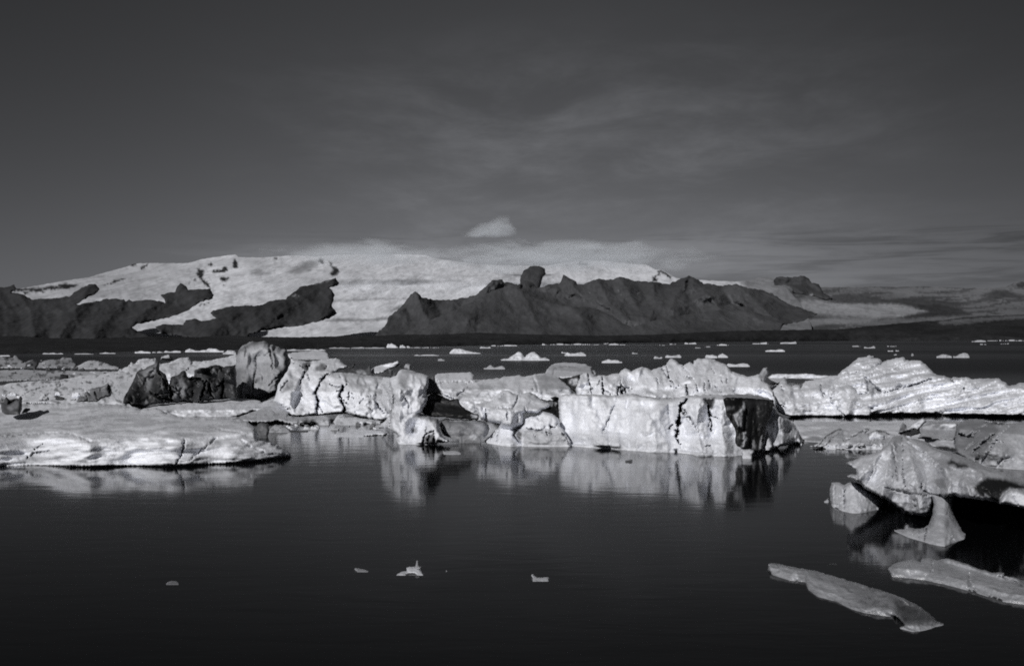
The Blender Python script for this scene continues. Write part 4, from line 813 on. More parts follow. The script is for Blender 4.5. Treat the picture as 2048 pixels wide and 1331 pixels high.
relief('ice_floe', z7(920, 740, [(860, 1010), (940, 920), (1000, 840), (1010, 750), (1100, 730), (1250, 690), (1300, 650), (1450, 680), (1540, 760), (1580, 880), (1680, 1020), (1740, 1120), (1730, 1190), (1400, 1175), (1180, 1180), (1030, 1185), (920, 1110)]), [(1020, 889), (1140, 890)], prof=((0, 0), (26, 0.3), (34, 0.9), (66, 1.5)), thick=3.5, edge=(7, 0.8),
       noise=(('f', 1.3, 0.8, 0.22, 5), ('r', 0.6, 0.4, 0.05, 4)), tone=0.78, step=1.9, dshift=-0.7,
       grooves=[(z7(920, 740, [(1000, 700), (1150, 710), (1260, 690)]), 4, 0.6, 0.25), (z7(920, 740, [(1050, 910), (1200, 940), (1350, 970), (1380, 1020)]), 3, 0.5, 0.28), (z7(920, 740, [(1140, 980), (1190, 1040)]), 2.4, 0.3, 0.3), (z7(920, 740, [(1600, 980), (1690, 1080), (1720, 1180)]), 2.5, 0.5, 0.3), (z7(920, 740, [(1400, 860), (1430, 890), (1500, 895)]), 3, 0.6, 0.06)],
       paint=[(z7(920, 740, [(1000, 960), (1100, 920), (1350, 950), (1600, 980), (1720, 1180), (1000, 1180)]), 6, 0.46), (z7(920, 740, [(870, 1010), (930, 940), (980, 990), (960, 1090), (930, 1100)]), 5, 0.16)],
       label='low two-step ledge of ice between the blocky berg and the wall', cat='ice floe', group=LEDGE)
relief('ice_floe', z7(920, 740, [(1260, 620), (1330, 590), (1400, 560), (1460, 580), (1470, 480), (1420, 430), (1500, 410), (1580, 430), (1600, 640), (1580, 760), (1480, 720), (1400, 680), (1290, 660)]), 888, prof=((0, 0), (60, 0.5), (80, 2)), thick=2, edge=(3, 0.4), noise=(('f', 0.6, 0.5, 0.5, 5),), tone=0.018, tonevar=(0.5, 0.4, 0.7), step=1.8, sub=False, dshift=7,
       paint=[(z7(920, 740, [(1480, 510), (1520, 470), (1550, 500), (1510, 560)]), 3, 0.25)], label='black ashy rubble in the gap left of the wall', cat='ice rubble', group=RUB)

# ---------- the white wall
wall_base = [(1110, 889), (1139, 890), (1218, 895), (1263, 900), (1340, 902), (1408, 908), (1448, 911), (1475, 911), (1500, 907.5), (1543, 902.5), (1575, 896), (1612, 887)]
wall = relief('iceberg', c4(1060, [(255, 700), (250, 600), (285, 575), (360, 568), (430, 565), (640, 575), (760, 575), (860, 564), (935, 565), (1050, 588), (1150, 600), (1290, 596), (1340, 590), (1400, 575), (1540, 572), (1700, 572), (1780, 568), (1900, 562), (2000, 572), (2060, 585), (2100, 600), (2165, 622), (2165, 665), (2200, 735), (2265, 775), (2330, 812),
        (2370, 880), (2400, 945), (2412, 975), (2440, 1000), (2330, 1012), (2225, 1030), (2140, 1062), (2075, 1066), (1985, 1076), (1860, 1110), (1720, 1125), (1540, 1110), (1300, 1075), (1100, 1072), (900, 1070), (700, 1045), (350, 1022), (310, 940), (240, 885), (258, 800)]),
       wall_base, jag=1.9, prof=((0, 0), (20, 0.6), (34, 1.4), (40, 1.5), (100, 2.0), (112, 2.6), (118, 6.0), (130, 13)), thick=6, edge=(6, 1.2), noise=(('f', 2.0, 2.2, 0.5, 5), ('f', 0.7, 4.0, 0.16, 3)), fac=((2.4, 0.5), (0.9, 0.2)), tone=0.78, tonevar=(2, 2, 0.08), step=1.9,
       grooves=[(pl, w_, -d_, None, 'tri') for pl, w_, d_ in (([(1402, 792), (1392, 850), (1404, 905)], 24, 0.9), ([(1444, 790), (1442, 850), (1450, 908)], 18, 0.5), ([(1172, 796), (1160, 850), (1170, 892)], 42, 0.6), ([(1205, 800), (1232, 850), (1240, 896)], 20, 0.3),
                ([(1300, 798), (1292, 850), (1310, 900)], 44, 0.8), ([(1550, 805), (1570, 850), (1565, 890)], 16, 0.6))] + [(c4(1060, [(1400, 610), (1335, 665), (1330, 760), (1310, 880), (1300, 960), (1325, 1005)]), 5.2, 2.2, 0.03), (c4(1060, [(1355, 690), (1420, 780), (1480, 880)]), 2.6, 0.7, 0.35), (c4(1060, [(1575, 640), (1590, 760), (1612, 820), (1605, 890)]), 3.4, 1.0, 0.16), (c4(1060, [(765, 655), (720, 720), (690, 810), (640, 915)]), 3, 0.35, 0.6), (c4(1060, [(1560, 1025), (1610, 1025)]), 4, 0.8, 0.10), (c4(1060, [(1220, 660), (1240, 800)]), 4, 0.3, 0.7),
                (c4(1060, [(760, 580), (765, 650)]), 2, 0.3, 0.65), (c4(1060, [(930, 570), (1040, 592), (1150, 603), (1290, 598)]), 2.2, 0.4, 0.30)],
       bumps=[(1400, 905, 50, -0.6), (1200, 850, 40, -0.4), (1300, 860, 40, -0.5)],
       paint=[(c4(1060, [(1100, 600), (1300, 600), (1320, 700), (1290, 900), (1200, 900), (1150, 760)]), 14, 0.66), (c4(1060, [(350, 900), (700, 950), (1250, 1000), (1250, 1070), (350, 1020)]), 8, 0.62), (c4(1060, [(1290, 1020), (1700, 1040), (1863, 1060), (1860, 1110), (1540, 1110), (1290, 1075)]), 6, 0.68),
              (c4(1060, [(1540, 610), (1640, 600), (1620, 700), (1580, 680)]), 5, 0.05, 0.6), (c4(1060, [(2180, 700), (2330, 815), (2410, 980), (2250, 1020), (2120, 1050), (2080, 880)]), 8, 0.55),
              (c4(1060, [(1700, 572), (1900, 562), (2060, 585), (2165, 618), (2165, 630), (2020, 610), (1720, 600)]), 4, 0.36)],
       label='long bright white wall of ice with a black cave at its right end', cat=BERG, group=LEDGE)
cave = relief('shade_cave', z7(1380, 760, [(520, 300), (560, 270), (900, 275), (1310, 310), (1325, 390), (1290, 480), (1260, 590), (1200, 720), (1200, 790), (1180, 880), (1140, 1060), (1090, 1110), (1000, 1100), (820, 1080), (740, 1030), (710, 950), (720, 830), (700, 760), (640, 640), (575, 560), (555, 440)]),
       wall_base, prof=((0, 0.2), (30, 0.6), (100, 1.4), (112, 2.0)), thick=2.0, edge=(2, 0.1), noise=(('f', 0.8, 1.0, 0.35, 5),), tone=0.010, tonevar=(0.6, 0.5, 0.6), step=1.8, sub=False, parent=wall, dshift=-1.0,  # dark ice with the cave's shadow painted into its tone
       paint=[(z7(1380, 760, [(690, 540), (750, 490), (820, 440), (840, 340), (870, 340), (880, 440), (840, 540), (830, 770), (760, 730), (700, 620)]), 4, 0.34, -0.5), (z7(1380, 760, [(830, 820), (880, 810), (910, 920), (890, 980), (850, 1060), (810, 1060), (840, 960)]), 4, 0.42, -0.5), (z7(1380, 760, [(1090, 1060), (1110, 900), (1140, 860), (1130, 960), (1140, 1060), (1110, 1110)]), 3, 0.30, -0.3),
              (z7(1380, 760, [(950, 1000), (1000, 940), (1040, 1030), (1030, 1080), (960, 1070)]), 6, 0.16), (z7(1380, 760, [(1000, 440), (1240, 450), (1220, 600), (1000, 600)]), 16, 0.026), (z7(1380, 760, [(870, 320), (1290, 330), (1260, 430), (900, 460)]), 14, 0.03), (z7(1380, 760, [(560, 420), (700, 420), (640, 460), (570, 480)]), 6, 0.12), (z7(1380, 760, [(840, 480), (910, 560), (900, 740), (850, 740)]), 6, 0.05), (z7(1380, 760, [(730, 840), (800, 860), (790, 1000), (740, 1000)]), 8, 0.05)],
       label='black shade-painted cave with pale ribs')
relief('ice_block', z7(1380, 760, [(800, 1130), (830, 1090), (930, 1085), (1010, 1100), (1020, 1140), (970, 1190), (900, 1215), (840, 1210)]), 912.5, prof=((0, 0), (14, 0.5)), thick=0.9, edge=(5, 0.5), noise=(('f', 0.6, 0.4, 0.1, 4),), tone=0.6, step=1.6, dshift=-0.9,
       label='small pale lump of ice floating at the mouth of the cave', cat='ice block', group=BITS)
relief('ice_toe', z7(1380, 760, [(1150, 1090), (1180, 960), (1210, 780), (1240, 840), (1280, 960), (1300, 1060), (1240, 1100), (1180, 1105)]), 899.5, prof=((0, 0), (40, 0.8)), thick=0.8, edge=(5, 0.4), noise=(('f', 0.5, 0.6, 0.08, 4),), tone=0.55, step=1.7, parent=wall, sub=False, dshift=-1.2,
       label='pale pointed toe beside the cave')

# ---------- ramp berg on the right
ramp_base = [(1560, 836), (1590, 836), (1700, 834), (1800, 833), (1900, 834), (2000, 836), (2130, 838)]
relief('iceberg', c4(1628, [(120, 600), (110, 540), (150, 470), (175, 425), (205, 402), (240, 370), (300, 320), (345, 285), (385, 250), (430, 240), (500, 240), (560, 250), (595, 265), (608, 285), (650, 265), (740, 248), (795, 241), (815, 268), (860, 268), (905, 264), (960, 276), (975, 300), (1005, 318), (1035, 350), (1060, 380), (1110, 404), (1160, 404), (1220, 430), (1240, 412), (1300, 420), (1370, 416), (1392, 434),
        (1500, 428), (1640, 426), (1660, 448), (1705, 462), (1725, 492), (1800, 475), (1863, 462), (2150, 440), (2420, 470), (2600, 560), (2720, 690), (2700, 790), (1700, 770), (900, 768), (300, 770), (265, 745), (200, 690), (150, 650)]),
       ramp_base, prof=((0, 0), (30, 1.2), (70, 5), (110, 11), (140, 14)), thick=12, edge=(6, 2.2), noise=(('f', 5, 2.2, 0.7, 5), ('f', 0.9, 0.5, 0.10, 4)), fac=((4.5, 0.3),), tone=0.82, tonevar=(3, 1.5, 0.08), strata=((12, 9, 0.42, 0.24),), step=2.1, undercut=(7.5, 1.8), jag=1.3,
       grooves=[(c4(1628, [(0, 610), (200, 600), (420, 565), (640, 545), (860, 490), (1050, 430)]), 2.6, 0.8, 0.42), (c4(1628, [(350, 640), (450, 690), (560, 700)]), 4, 0.5, 0.55), (c4(1628, [(230, 390), (430, 370), (560, 310), (610, 285)]), 3, 0.6, 0.5), (c4(1628, [(1215, 430), (1235, 465)]), 3, 1, 0.08), (c4(1628, [(1325, 500), (1335, 530)]), 3.5, 1, 0.05), (c4(1628, [(270, 610), (295, 660)]), 3, 0.8, 0.1),
                (c4(1628, [(55, 470), (70, 590)]), 2.6, 1.0, 0.12), (c4(1628, [(200, 690), (270, 765)]), 3.5, 0.8, 0.38), (c4(1628, [(760, 650), (820, 740)]), 1.6, 0.3, 0.5)],
       paint=[(c4(1628, [(455, 410), (480, 545), (540, 558), (605, 545), (530, 480)]), 4, 0.42, 1.4), (c4(1628, [(725, 510), (760, 470), (790, 480), (770, 510)]), 3, 0.42, 0.4), (c4(1628, [(1300, 640), (1863, 540), (2150, 540), (2150, 770), (1500, 760)]), 30, 0.70)],  # first patch: shaded facet painted darker as well as set back
       label='big white ramp-shaped iceberg with slanting strata on the right', cat=BERG, group=LEDGE)
relief('iceberg', c4(1340, [(820, 560), (870, 520), (900, 510), (935, 480), (960, 490), (1000, 420), (1020, 412), (1045, 480), (1080, 500), (1110, 480), (1150, 490), (1160, 520), (1200, 450), (1290, 440), (1330, 425), (1380, 410), (1480, 402), (1560, 440), (1650, 520), (1740, 640), (1790, 720), (1760, 775), (1400, 772), (1100, 775), (1010, 750), (960, 725), (920, 640), (880, 610)]),
       [(1540, 840), (1760, 838)], prof=((0, 0), (30, 1.2), (60, 4), (90, 9)), thick=8, edge=(4, 0.8), noise=(('f', 2.4, 1.4, 0.55, 5), ('r', 0.8, 0.6, 0.10, 4)), fac=((2.4, 0.4),), tone=0.79, step=2.0, undercut=(8, 1.6), strata=((8, 18, 0.2, 0.18),), dshift=1.8, tonevar=(2, 1, 0.08),
       grooves=[(c4(1340, [(985, 490), (1010, 560)]), 3.5, 1.0, 0.2), (c4(1340, [(1335, 470), (1345, 540), (1360, 600)]), 2.6, 1.0, 0.10), (c4(1340, [(965, 665), (1000, 670), (1010, 700)]), 3.5, 0.6, 0.12), (c4(1340, [(1480, 690), (1560, 770)]), 3.2, 0.7, 0.4), (c4(1340, [(1130, 690), (1290, 650), (1440, 630)]), 2.2, 0.4, 0.55), (c4(1340, [(1250, 590), (1275, 600)]), 2, 0.4, 0.12)],
       label='white stepped iceberg joining the wall to the ramp berg', cat=BERG, group=LEDGE)
relief('ice_floe', c4(1340, [(860, 420), (900, 392), (960, 386), (1090, 390), (1200, 384), (1280, 392), (1345, 400), (1490, 405), (1480, 470), (1330, 470), (1280, 435), (1190, 430), (1050, 425), (950, 470)]), 775, prof=((0, 0), (6, 2), (20, 16)), thick=8, edge=(3, 1), noise=(('f', 3, 0.8, 0.4, 4),), tone=0.72, step=1.8, sub=False,
       label='thin snowy ledge of ice along the water behind the stepped berg', cat='ice floe', group=LEDGE)
relief('ice_floe', c4(1628, [(-195, 795), (-150, 800), (0, 808), (200, 806), (450, 808), (700, 804), (860, 798), (1000, 800), (1250, 808), (1420, 800), (1420, 960), (1250, 1000), (1000, 1010), (500, 1005), (60, 985), (-60, 985), (-108, 965), (-150, 870)]), [(1590, 881), (1640, 884), (1900, 888)], prof=((0, 0), (10, 0.8), (30, 5), (46, 10)), thick=5, edge=(4, 0.8),
       noise=(('f', 2.6, 0.6, 0.5, 4), ('r', 0.9, 0.4, 0.08, 3)), tone=0.80, step=2.0, strata=((4, 11, 0.12, 0.25),), tonevar=(2, 0.6, 0.08),
       paint=[(c4(1628, [(-100, 960), (0, 940), (120, 950), (60, 985), (-60, 985)]), 6, 0.35), (c4(1628, [(1000, 800), (1420, 800), (1420, 980), (1000, 980)]), 14, 0.42)],
       label='low banked white floe below the dark slot of the ramp berg', cat='ice floe', group=LEDGE)

# ---------- rubble floe in front of it
relief('ice_floe', c4(1628, [(-38, 1028), (10, 1018), (50, 995), (90, 950), (130, 915), (165, 892), (225, 868), (290, 888), (340, 905), (400, 895), (485, 862), (498, 872), (450, 915), (520, 900), (560, 885), (630, 890), (660, 915), (720, 935), (790, 930), (830, 960), (800, 1000), (700, 1040), (640, 1058), (560, 1062), (300, 1057), (100, 1050)]),
       898.5, prof=((0, 0), (12, 0.6), (44, 5)), thick=3.5, edge=(4, 0.6), noise=(('f', 0.9, 0.7, 0.4, 5), ('r', 0.5, 0.35, 0.1, 4)), tone=0.58, step=1.8, jag=1.4, fac=((0.9, 0.6),), tonevar=(1, 0.5, 0.2),
       grooves=[(c4(1628, [(20, 1040), (120, 930), (220, 880), (330, 880)]), 2.6, 0.4, 0.06), (c4(1628, [(330, 950), (420, 900), (495, 865)]), 3, 0.4, 0.05), (c4(1628, [(500, 910), (540, 885), (640, 905), (700, 935)]), 2.8, 0.4, 0.04), (c4(1628, [(440, 990), (560, 970), (680, 950)]), 2, 0.4, 0.12), (c4(1628, [(60, 1045), (180, 960)]), 2, 0.3, 0.12), (c4(1628, [(250, 985), (330, 960)]), 2.2, 0.4, 0.12), (c4(1628, [(200, 1055), (280, 1060)]), 2, 0.3, 0.05), (c4(1628, [(100, 1030), (150, 960), (240, 900)]), 1.6, 0.3, 0.1)],
       label='low heap of ash-streaked ice rubble left of the umbrella-shaped berg', cat='ice rubble', group=LEDGE)
relief('ice_block', c4(1628, [(472, 975), (490, 935), (515, 905), (545, 896), (590, 915), (632, 942), (580, 958), (510, 975)]), 897, prof=((0, 0), (16, 0.8)), thick=1.0, edge=(4, 0.4), noise=(('f', 0.5, 0.4, 0.08, 4),), tone=0.74, step=1.6, sub=False, dshift=0.8,
       label='clean white wedge-shaped block lying in the ash-streaked rubble', cat='ice block', group=RUB)
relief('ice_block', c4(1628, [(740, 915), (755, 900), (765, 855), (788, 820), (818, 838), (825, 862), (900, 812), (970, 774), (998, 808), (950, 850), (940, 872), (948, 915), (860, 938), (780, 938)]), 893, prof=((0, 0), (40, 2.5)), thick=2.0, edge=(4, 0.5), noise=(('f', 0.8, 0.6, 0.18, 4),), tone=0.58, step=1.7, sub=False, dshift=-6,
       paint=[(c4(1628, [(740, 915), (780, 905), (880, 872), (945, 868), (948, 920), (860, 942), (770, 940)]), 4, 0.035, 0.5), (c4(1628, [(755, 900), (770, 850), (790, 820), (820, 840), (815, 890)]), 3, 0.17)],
       label='tilted slab with a black underside perched above the umbrella-shaped berg', cat='ice block', group=RUB)
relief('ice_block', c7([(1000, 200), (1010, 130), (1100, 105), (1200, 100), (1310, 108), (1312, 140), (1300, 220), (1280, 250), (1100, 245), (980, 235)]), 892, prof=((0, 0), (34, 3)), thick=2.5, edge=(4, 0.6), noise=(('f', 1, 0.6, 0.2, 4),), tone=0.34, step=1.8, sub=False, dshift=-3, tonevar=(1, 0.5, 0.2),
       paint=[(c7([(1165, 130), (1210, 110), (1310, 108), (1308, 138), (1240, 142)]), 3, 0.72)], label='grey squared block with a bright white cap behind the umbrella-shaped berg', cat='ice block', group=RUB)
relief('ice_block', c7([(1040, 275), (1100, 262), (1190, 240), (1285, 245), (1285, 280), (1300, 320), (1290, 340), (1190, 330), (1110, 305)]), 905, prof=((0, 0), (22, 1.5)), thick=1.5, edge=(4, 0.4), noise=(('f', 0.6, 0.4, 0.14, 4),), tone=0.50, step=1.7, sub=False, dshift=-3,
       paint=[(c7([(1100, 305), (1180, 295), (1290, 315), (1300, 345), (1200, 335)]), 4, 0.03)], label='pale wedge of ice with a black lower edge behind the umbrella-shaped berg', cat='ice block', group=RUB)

# ---------- rounded berg at the right edge
rb = relief('iceberg', c7([(1290, 360), (1288, 250), (1305, 130), (1340, 95), (1400, 75), (1480, 70), (1560, 85), (1640, 95), (1720, 110), (1790, 104), (1863, 100), (2000, 95), (2160, 130), (2320, 210), (2430, 330), (2480, 450), (2440, 535), (2200, 535), (2000, 520), (1863, 500), (1700, 490), (1600, 478), (1480, 460), (1380, 420)]),
       [(1900, 925), (1960, 932), (2048, 939), (2090, 941), (2200, 944)], prof=((0, 0), (30, 0.8), (70, 3.0), (105, 8)), thick=6, edge=(8, 1.4), noise=(('f', 2.0, 1.6, 0.4, 5), ('r', 0.7, 0.6, 0.07, 4)), tone=0.42, tonevar=(0.8, 2.4, 0.18), step=2.0,
       grooves=[(c7([(1440, 350), (1540, 260), (1610, 200)]), 6, 0.8, 0.28), (c7([(1500, 450), (1580, 330), (1680, 180), (1780, 110)]), 4, 0.5, 0.42), (c7([(1320, 200), (1380, 215), (1440, 225)]), 6, 0.9, 0.03), (c7([(1540, 100), (1640, 112), (1720, 108)]), 4.5, 0.8, 0.02), (c7([(1640, 460), (1680, 410), (1740, 390)]), 3.5, 0.4, 0.3), (c7([(1450, 440), (1490, 380)]), 5, 0.5, 0.15), (c7([(1370, 330), (1460, 260)]), 4, 0.4, 0.32)],
       bumps=[(1985, 890, 34, -1.3), (2040, 860, 40, -1.0), (1925, 880, 22, 0.9)],
       paint=[(c7([(1290, 350), (1300, 120), (1400, 80), (1600, 100), (1660, 170), (1560, 320), (1480, 450)]), 12, 0.26), (c7([(1380, 200), (1330, 160), (1420, 130), (1450, 180)]), 8, 0.3)],
       label='rounded grey iceberg with curved grooves at the right edge', cat=BERG, group=LEDGE)

# ---------- umbrella-shaped berg
umb_base = [(1690, 1034), (1800, 1034), (1860, 1032), (2100, 1032)]
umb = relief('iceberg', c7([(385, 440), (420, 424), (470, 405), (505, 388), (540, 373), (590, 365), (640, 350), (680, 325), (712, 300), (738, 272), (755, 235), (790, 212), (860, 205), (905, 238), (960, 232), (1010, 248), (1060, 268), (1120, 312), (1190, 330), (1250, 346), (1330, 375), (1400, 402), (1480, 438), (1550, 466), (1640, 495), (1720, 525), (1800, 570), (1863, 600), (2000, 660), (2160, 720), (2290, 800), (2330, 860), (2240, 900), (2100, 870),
        (2000, 850), (1863, 812), (1780, 790), (1740, 780), (1650, 768), (1560, 748), (1450, 735), (1350, 720), (1275, 712), (1190, 720), (1105, 725), (1095, 790), (1092, 872), (1040, 880), (1000, 876), (940, 868), (870, 862), (830, 820), (795, 790), (760, 765), (690, 728), (640, 700), (600, 680), (540, 650), (505, 612), (450, 588), (398, 560), (392, 542), (430, 532), (470, 530), (468, 500), (458, 488), (420, 470)]),
       umb_base, prof=((0, 0), (25, -0.1), (60, 0.1), (95, 0.8), (130, 2.2), (165, 4.6)), thick=11, back_px=15, edge=(8, 0.7), noise=(('f', 1.1, 0.9, 0.26, 5), ('r', 0.45, 0.35, 0.05, 4)), fac=((1.5, 0.36),), tone=0.48, tonevar=(0.8, 1.2, 0.14), step=2.1, jag=1.5, sub=False,
       grooves=[(c7(pl), w_, -d_, None, 'tri') for pl, w_, d_ in (([(740, 290), (600, 440), (480, 580)], 18, 0.55), ([(780, 260), (720, 500), (680, 720)], 20, 0.6), ([(880, 250), (960, 520), (1000, 860)], 22, 0.7), ([(930, 240), (1120, 430), (1200, 480)], 18, 0.5), ([(1000, 260), (1250, 400), (1500, 520)], 16, 0.5), ([(1200, 480), (1250, 600), (1230, 700)], 16, 0.5), ([(1400, 480), (1380, 600), (1420, 720)], 16, 0.45))] + [(c7([(765, 280), (785, 380), (805, 500), (805, 590)]), 3, 0.35, 0.16), (c7([(850, 215), (852, 380), (855, 520), (872, 640)]), 2.6, 0.3, 0.14), (c7([(890, 240), (920, 255)]), 2.6, 0.3, 0.05), (c7([(470, 540), (500, 610)]), 2.2, 0.4, 0.06), (c7([(960, 350), (1060, 420), (1150, 480)]), 2.0, 0.2, 0.34), (c7([(880, 260), (1000, 330), (1120, 430), (1180, 500)]), 2.4, 0.2, 0.36),
                (c7([(1010, 600), (1015, 665), (1100, 700), (1250, 715)]), 2.4, 0.5, 0.14), (c7([(1100, 720), (1095, 870)]), 3, 0.3, 0.26), (c7([(700, 640), (900, 690), (1050, 710)]), 3, 0.25, 0.36), (c7([(950, 740), (960, 820)]), 2.4, 0.2, 0.36), (c7([(540, 480), (480, 560)]), 2, 0.15, 0.45), (c7([(700, 340), (620, 470), (560, 600)]), 2.6, 0.15, 0.5)],
       bumps=[(1808, 960, 30, -0.5), (1935, 985, 72, -2.6), (2030, 985, 70, -2.2), (1985, 962, 30, -0.3)],
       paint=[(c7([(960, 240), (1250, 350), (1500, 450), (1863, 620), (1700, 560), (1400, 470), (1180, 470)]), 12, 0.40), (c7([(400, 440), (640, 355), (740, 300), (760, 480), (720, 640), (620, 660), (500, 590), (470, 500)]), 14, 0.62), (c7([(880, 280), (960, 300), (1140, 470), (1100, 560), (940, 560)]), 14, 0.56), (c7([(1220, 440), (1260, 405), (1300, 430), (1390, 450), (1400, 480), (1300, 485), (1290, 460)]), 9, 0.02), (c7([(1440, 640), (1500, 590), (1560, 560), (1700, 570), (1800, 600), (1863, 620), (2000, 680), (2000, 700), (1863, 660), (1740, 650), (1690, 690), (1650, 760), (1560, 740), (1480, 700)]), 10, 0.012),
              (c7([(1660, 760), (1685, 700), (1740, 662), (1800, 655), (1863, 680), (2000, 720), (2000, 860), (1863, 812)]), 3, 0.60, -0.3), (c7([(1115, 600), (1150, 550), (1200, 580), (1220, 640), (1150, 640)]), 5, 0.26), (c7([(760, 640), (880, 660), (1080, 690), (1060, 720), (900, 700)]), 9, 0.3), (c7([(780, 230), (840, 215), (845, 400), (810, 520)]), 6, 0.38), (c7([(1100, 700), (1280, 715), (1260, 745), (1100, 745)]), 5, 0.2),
              (c7([(1540, 690), (1580, 720), (1560, 745), (1530, 740)]), 3, 0.4), (c7([(1200, 690), (1290, 690), (1310, 725), (1240, 715)]), 4, 0.12)],
       label='umbrella-shaped iceberg overhanging black water at the right', cat=BERG, group=LEDGE)
relief('ice_shoulder', c7([(1655, 775), (1672, 720), (1700, 688), (1740, 664), (1800, 655), (1863, 680), (2000, 720), (2000, 862), (1863, 814), (1740, 785)]), 1084, prof=((0, 0), (110, 0.8)), thick=2.4, edge=(8, 0.6), noise=(('f', 0.7, 0.7, 0.14, 4),), tone=0.6, step=1.9, sub=False, parent=umb, dshift=-0.6,
       grooves=[(c7([(1760, 680), (1820, 800)]), 2.2, 0.15, 0.35)], label='bright rounded shoulder at the right frame edge')
ped_base = [(1780, 1058), (1788, 1061), (1816, 1074), (1859, 1086), (1889, 1091), (1903, 1085), (1930, 1077), (1940, 1072)]
relief('ice_pedestal', c7([(1060, 690), (1180, 680), (1300, 695), (1268, 745), (1262, 800), (1272, 850), (1295, 900), (1315, 940), (1350, 1000), (1388, 1038), (1370, 1072), (1300, 1085), (1260, 1102), (1200, 1126), (1080, 1108), (900, 1060), (780, 1002), (768, 990), (800, 985), (868, 982), (880, 942), (905, 955), (912, 972), (960, 985), (1030, 978), (1070, 945), (1100, 872), (1112, 790), (1098, 735)]),
       ped_base, prof=((0, 0), (20, 0.7), (60, 2.4), (100, 3.3)), thick=1.8, edge=(10, 0.9), noise=(('f', 0.7, 0.9, 0.12, 5), ('r', 0.3, 0.3, 0.025, 4)), tone=0.44, step=2.0, parent=umb,
       grooves=[(c7([(1035, 1080), (1050, 1010), (1052, 975)]), 2.8, 0.35, 0.08), (c7([(930, 1040), (950, 980)]), 2.0, 0.15, 0.3), (c7([(985, 1060), (990, 985)]), 2.0, 0.2, 0.2), (c7([(880, 1030), (890, 975)]), 1.8, 0.12, 0.35), (c7([(1250, 1040), (1280, 1085)]), 2.4, 0.15, 0.3), (c7([(1010, 985), (1030, 1000)]), 2.0, 0.15, 0.25)],
       bumps=[(1880, 1035, 22, -0.55), (1885, 1075, 20, -0.3), (1915, 1050, 14, 0.25)], tonevar=(0.6, 0.9, 0.15), label='flared pale foot standing in the water')
blkS = relief('iceberg', c7([(248, 700), (250, 648), (262, 602), (300, 598), (332, 600), (352, 612), (372, 618), (395, 602), (430, 595), (465, 605), (500, 625), (540, 652), (590, 680), (632, 712), (668, 752), (662, 812), (600, 832), (560, 842), (500, 855), (460, 864), (400, 850), (350, 832), (300, 808), (265, 792), (252, 745)]),
       [(1655, 1008), (1664, 1013), (1684, 1021), (1700, 1025), (1715, 1026), (1735, 1023), (1765, 1016)], prof=((0, 0), (50, 0.9)), thick=2.0, edge=(9, 0.8), noise=(('f', 0.7, 1.2, 0.16, 5), ('r', 0.3, 0.6, 0.03, 4)), tone=0.48, step=1.9, tonevar=(0.4, 1.4, 0.14),
       grooves=[(c7([(370, 620), (368, 700), (370, 820)]), 2.6, 0.3, 0.28), (c7([(600, 700), (620, 730)]), 3, 0.2, 0.1), (c7([(290, 620), (285, 760)]), 2, 0.1, 0.4)],
       paint=[(c7([(560, 660), (668, 750), (662, 812), (560, 842), (540, 740)]), 10, 0.40)], label='squat block of ice with a vertical crack left of the umbrella-shaped berg', cat=BERG, group=LEDGE)  # right side painted darker, as if turned from the sun
relief('ice_chunk', c7([(200, 756), (222, 745), (234, 728), (240, 752), (238, 768), (215, 768)]), 1004.5, prof=((0, 0), (8, 0.2)), thick=0.3, edge=(2, 0.1), tone=0.45, step=1.4, jag=0.5, mat=ICE_NEAR, label='tiny pointed chip of ice beside the squat block', cat='ice chunk', group=BITS)

# ---------- long low floes in the near right corner, tones lowered to imitate lens vignetting
relief('ice_floe', c8([(134, 300), (138, 250), (160, 242), (205, 246), (270, 260), (340, 276), (410, 286), (480, 300), (550, 318), (630, 342), (700, 362), (780, 388), (850, 406), (920, 430), (1000, 452), (1080, 480), (1150, 508), (1230, 545), (1290, 580), (1345, 625), (1400, 672), (1462, 697), (1440, 715), (1370, 738), (1300, 752), (1220, 764), (1170, 748), (1085, 733), (1150, 708), (1130, 675), (1090, 642), (960, 632), (860, 616), (760, 586), (690, 556), (640, 532), (570, 522), (500, 492), (430, 442), (412, 385), (360, 372), (300, 374), (240, 356), (160, 325)]),
       [(1536, 1146), (1580, 1160), (1610, 1163), (1616, 1178), (1634, 1192), (1671, 1202), (1703, 1217), (1730, 1225), (1757, 1229), (1785, 1233), (1800, 1256), (1826, 1263), (1850, 1260), (1890, 1248)], prof=((0, 0), (14, 0.25), (50, 1.5)), thick=0.9, edge=(5, 0.3), noise=(('f', 0.9, 0.5, 0.13, 5), ('r', 0.28, 0.45, 0.035, 4)), tone=0.25, tonevar=(0.5, 0.5, 0.2), step=2.0, mat=ICE_NEAR, mottle=0.35, jag=1.3,
       paint=[(c8([(140, 250), (260, 262), (360, 300), (350, 370), (240, 350), (150, 320)]), 9, 0.34), (c8([(440, 350), (600, 400), (760, 470), (860, 560), (700, 540), (560, 500), (440, 430)]), 12, 0.33), (c8([(820, 600), (960, 570), (1080, 600), (1080, 640), (900, 625)]), 8, 0.32), (c8([(1060, 490), (1350, 590), (1480, 690), (1200, 700), (1100, 735), (1120, 660), (1090, 560)]), 26, 0.07), (c8([(1085, 733), (1150, 716), (1205, 706), (1240, 714), (1340, 710), (1462, 697), (1440, 715), (1370, 738), (1300, 752), (1220, 764), (1170, 748)]), 4, 0.36), (c8([(300, 340), (340, 300), (365, 360), (320, 372)]), 4, 0.5)],
       label='long grey floe, half awash, tapering to a pale tip in the near right water', cat='ice floe', group='low floes in the near right water')
